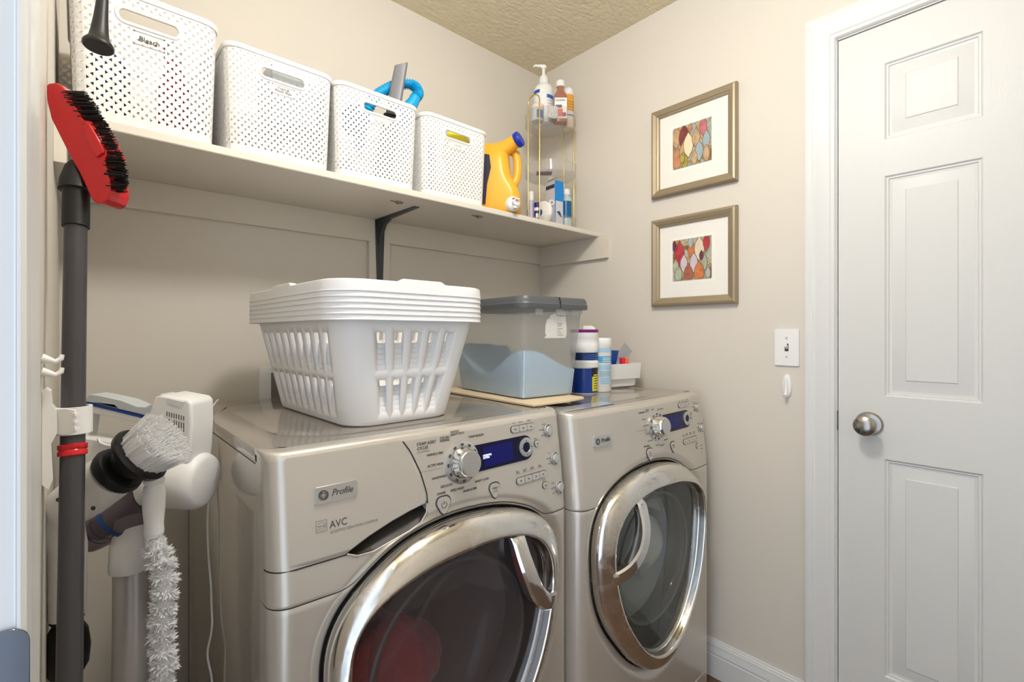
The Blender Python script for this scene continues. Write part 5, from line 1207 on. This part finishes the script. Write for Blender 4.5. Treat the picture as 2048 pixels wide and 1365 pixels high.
# z offsets: thickness runs along the view direction in the room's own frame
def vprism(name, pts, d0, d1, m, bev=.004, seg=3): return MB().prism(vpoly(pts), oc+VF*d0, VR, UP, VF*(d1-d0)).build(name, m, t, smooth=45, bevel=bev, seg=seg)
HS = vprism('rear_housing', [(334, 790), (350, 786), (398, 795), (406, 802), (407, 840), (404, 900), (400, 930), (352, 940), (322, 900), (316, 840)], -.033, .033, M_wplas, .009, 4)
for k in range(8):
    for a, b in ((818, 829), (831, 851)): 
        x_ = 358.5+4.6*k; y_ = (k*1.2)
        MB().prism(vpoly([(x_, a+y_), (x_+1.6, a+y_), (x_+1.6, b+y_-2), (x_, b+y_-2)]), oc-VF*.0333, VR, UP, VF*.0006).build('vent_slit', M_ink, HS, smooth=0)
MB().prism(vpoly([(361, 792), (394, 800), (388, 811), (361, 803)]), oc-VF*.0338, VR, UP, VF*.001).build('battery_latch', mat('shade_white', '#dfe0e3', .4), HS, smooth=0)
vprism('handle_shell', [(183, 806), (200, 809), (307, 834), (316, 833), (326, 822), (340, 800), (352, 802), (352, 905), (340, 930), (322, 900), (318, 868), (312, 852), (300, 846), (190, 824), (182, 880), (165, 880), (165, 812)], -.015, .015, M_wplas, .005)
vprism('blue_line', [(181, 801), (200, 804), (304, 829), (314, 829), (324, 820), (341, 797), (346, 799), (329, 824), (317, 836), (303, 835), (200, 810), (182, 807)], -.0165, .0165, mat('line_blue', '#15419f', .35), .0006, 1)
vprism('soft_grip', [(181, 801), (196, 787), (212, 789), (262, 800), (288, 811), (305, 812), (318, 806), (326, 790), (334, 786), (342, 790), (324, 819), (314, 828), (304, 828), (200, 803)], -.0175, .0175, M_vacgrey, .006, 4)
vprism('trigger', [(283, 846), (300, 846), (310, 851), (314, 860), (313, 872), (306, 862), (292, 850)], -.008, .008, M_dblue, .002)
vprism('front_arm', [(165, 872), (190, 870), (240, 877), (322, 892), (345, 930), (300, 975), (240, 960), (165, 985)], -.022, .022, M_wplas, .007)
MB().tube([VP(196, 877, -.024), VP(200, 886, -.0245), (VP(212, 891, -.0245)), VP(262, 899, -.0245)], .0022, 8).build('moulding_line', M_wplas, t, smooth=60)
mc0, mc1 = VP(305, 957), VP(414, 963); md = (mc1-mc0).normalized()
MB().lathe([(.046, 0), (.0505, .003), (.0505, .037), (.0510, .038), (.0510, .043), (.0515, .044), (.0525, .074), (.0515, (mc1-mc0).length-.012), (.047, (mc1-mc0).length-.003), (.041, (mc1-mc0).length), (.001, (mc1-mc0).length+.001)], mc0, md, 48).build('motor_body', M_wplas, t, smooth=45)
d0_, d1_ = VP(300, 990), VP(175, 1075)
DC = MB().lathe([(.037, 0), (.041, .01), (.041, .055), (.043, .057), (.043, .063), (.040, .065), (.034, .125), (.031, .14), (.001, .142)], d0_, (d1_-d0_), 40).build('dust_cup', M_cup, t, smooth=50)
MB().lathe([(.026, .01), (.026, .055), (.020, .06), (.020, .12), (.001, .122)], d0_, (d1_-d0_), 28).build('inner_filter', mat('filter_brown', '#a3979a', .6), DC, smooth=50)
for q0, q1 in ((.060, .070), (.100, .103), (.115, .118)): MB().lathe([(.0280 if q0 > .08 else .0440, q0), (.0280 if q0 > .08 else .0440, q1)], d0_, (d1_-d0_), 36, cap0=False, cap1=False).build('blue_ring', mat('smoky_blue', '#24508f', .3), DC)
MB().tube([VP(170, 1072), VP(205, 1064)], .010, 14).build('blue_release', M_dblue, t)
nz = VP(268, 1010)
MB().loft([[VP(x_, y_)+VR*a*k+VF*b*k for a, b in rrect(.057, .053, .024, 8)] for x_, y_, k in ((278, 1015, .75), (268, 1030, .95), (264, 1060, 1.0), (263, 1078, 1.02), (262, 1080, 1.08), (260, 1128, 1.12), (260, 1139, 1.10))]).build('tube_socket', mat('frost_white', '#e9eaec', .35), t, smooth=45)
tb = VP(262, 1136); tb2 = Vector((tb.x-.004, tb.y-.01, .09))
MB().tube([tb, tb2], .0272, 36).build('wand_tube', M_alu, t, smooth=60)
MB().loft([[Vector((tb2.x, tb2.y, z_))+VR*a+VF*b for a, b in rrect(w_, h_, min(w_, h_)*.45, 6)] for z_, w_, h_ in ((.02, .17, .10), (.05, .17, .10), (.07, .08, .07), (.10, .066, .066))]).build('floor_head', M_wplas, t, smooth=45)

# thin white cable from behind the washer
cp_ = [P(436, 800, 1.26), P(424, 815, 1.16), P(417, 828, 1.05), P(414, 860, 1.04), P(416, 900, 1.035), P(420, 940, 1.03), P(420, 975, 1.02), P(415, 1040, 1.015), P(417, 1110, 1.01), P(422, 1170, 1.005), P(425, 1220, 1.0), P(423, 1265, .99), P(415, 1310, .985), P(424, 1365, .98), P(424, 1460, .975)]
pts = []
for i in range(len(cp_)-1):
    p0, p1, p2, p3 = [cp_[max(0, min(len(cp_)-1, i+k))] for k in (-1, 0, 1, 2)]
    for q in range(6): t_ = q/6; pts.append(.5*((2*p1)+(p2-p0)*t_+(2*p0-5*p1+4*p2-p3)*t_**2+(3*p1-p0-3*p2+p3)*t_**3))
pts = [Vector((min(p.x, .2075) if p.z < 1.012 else p.x, p.y, p.z)) for p in pts]
tag(MB().tube(pts, .0021, 10).build('power_cable', M_wplas, smooth=60), 'thin white cable hanging down between the vacuum and the washer side', 'cable')
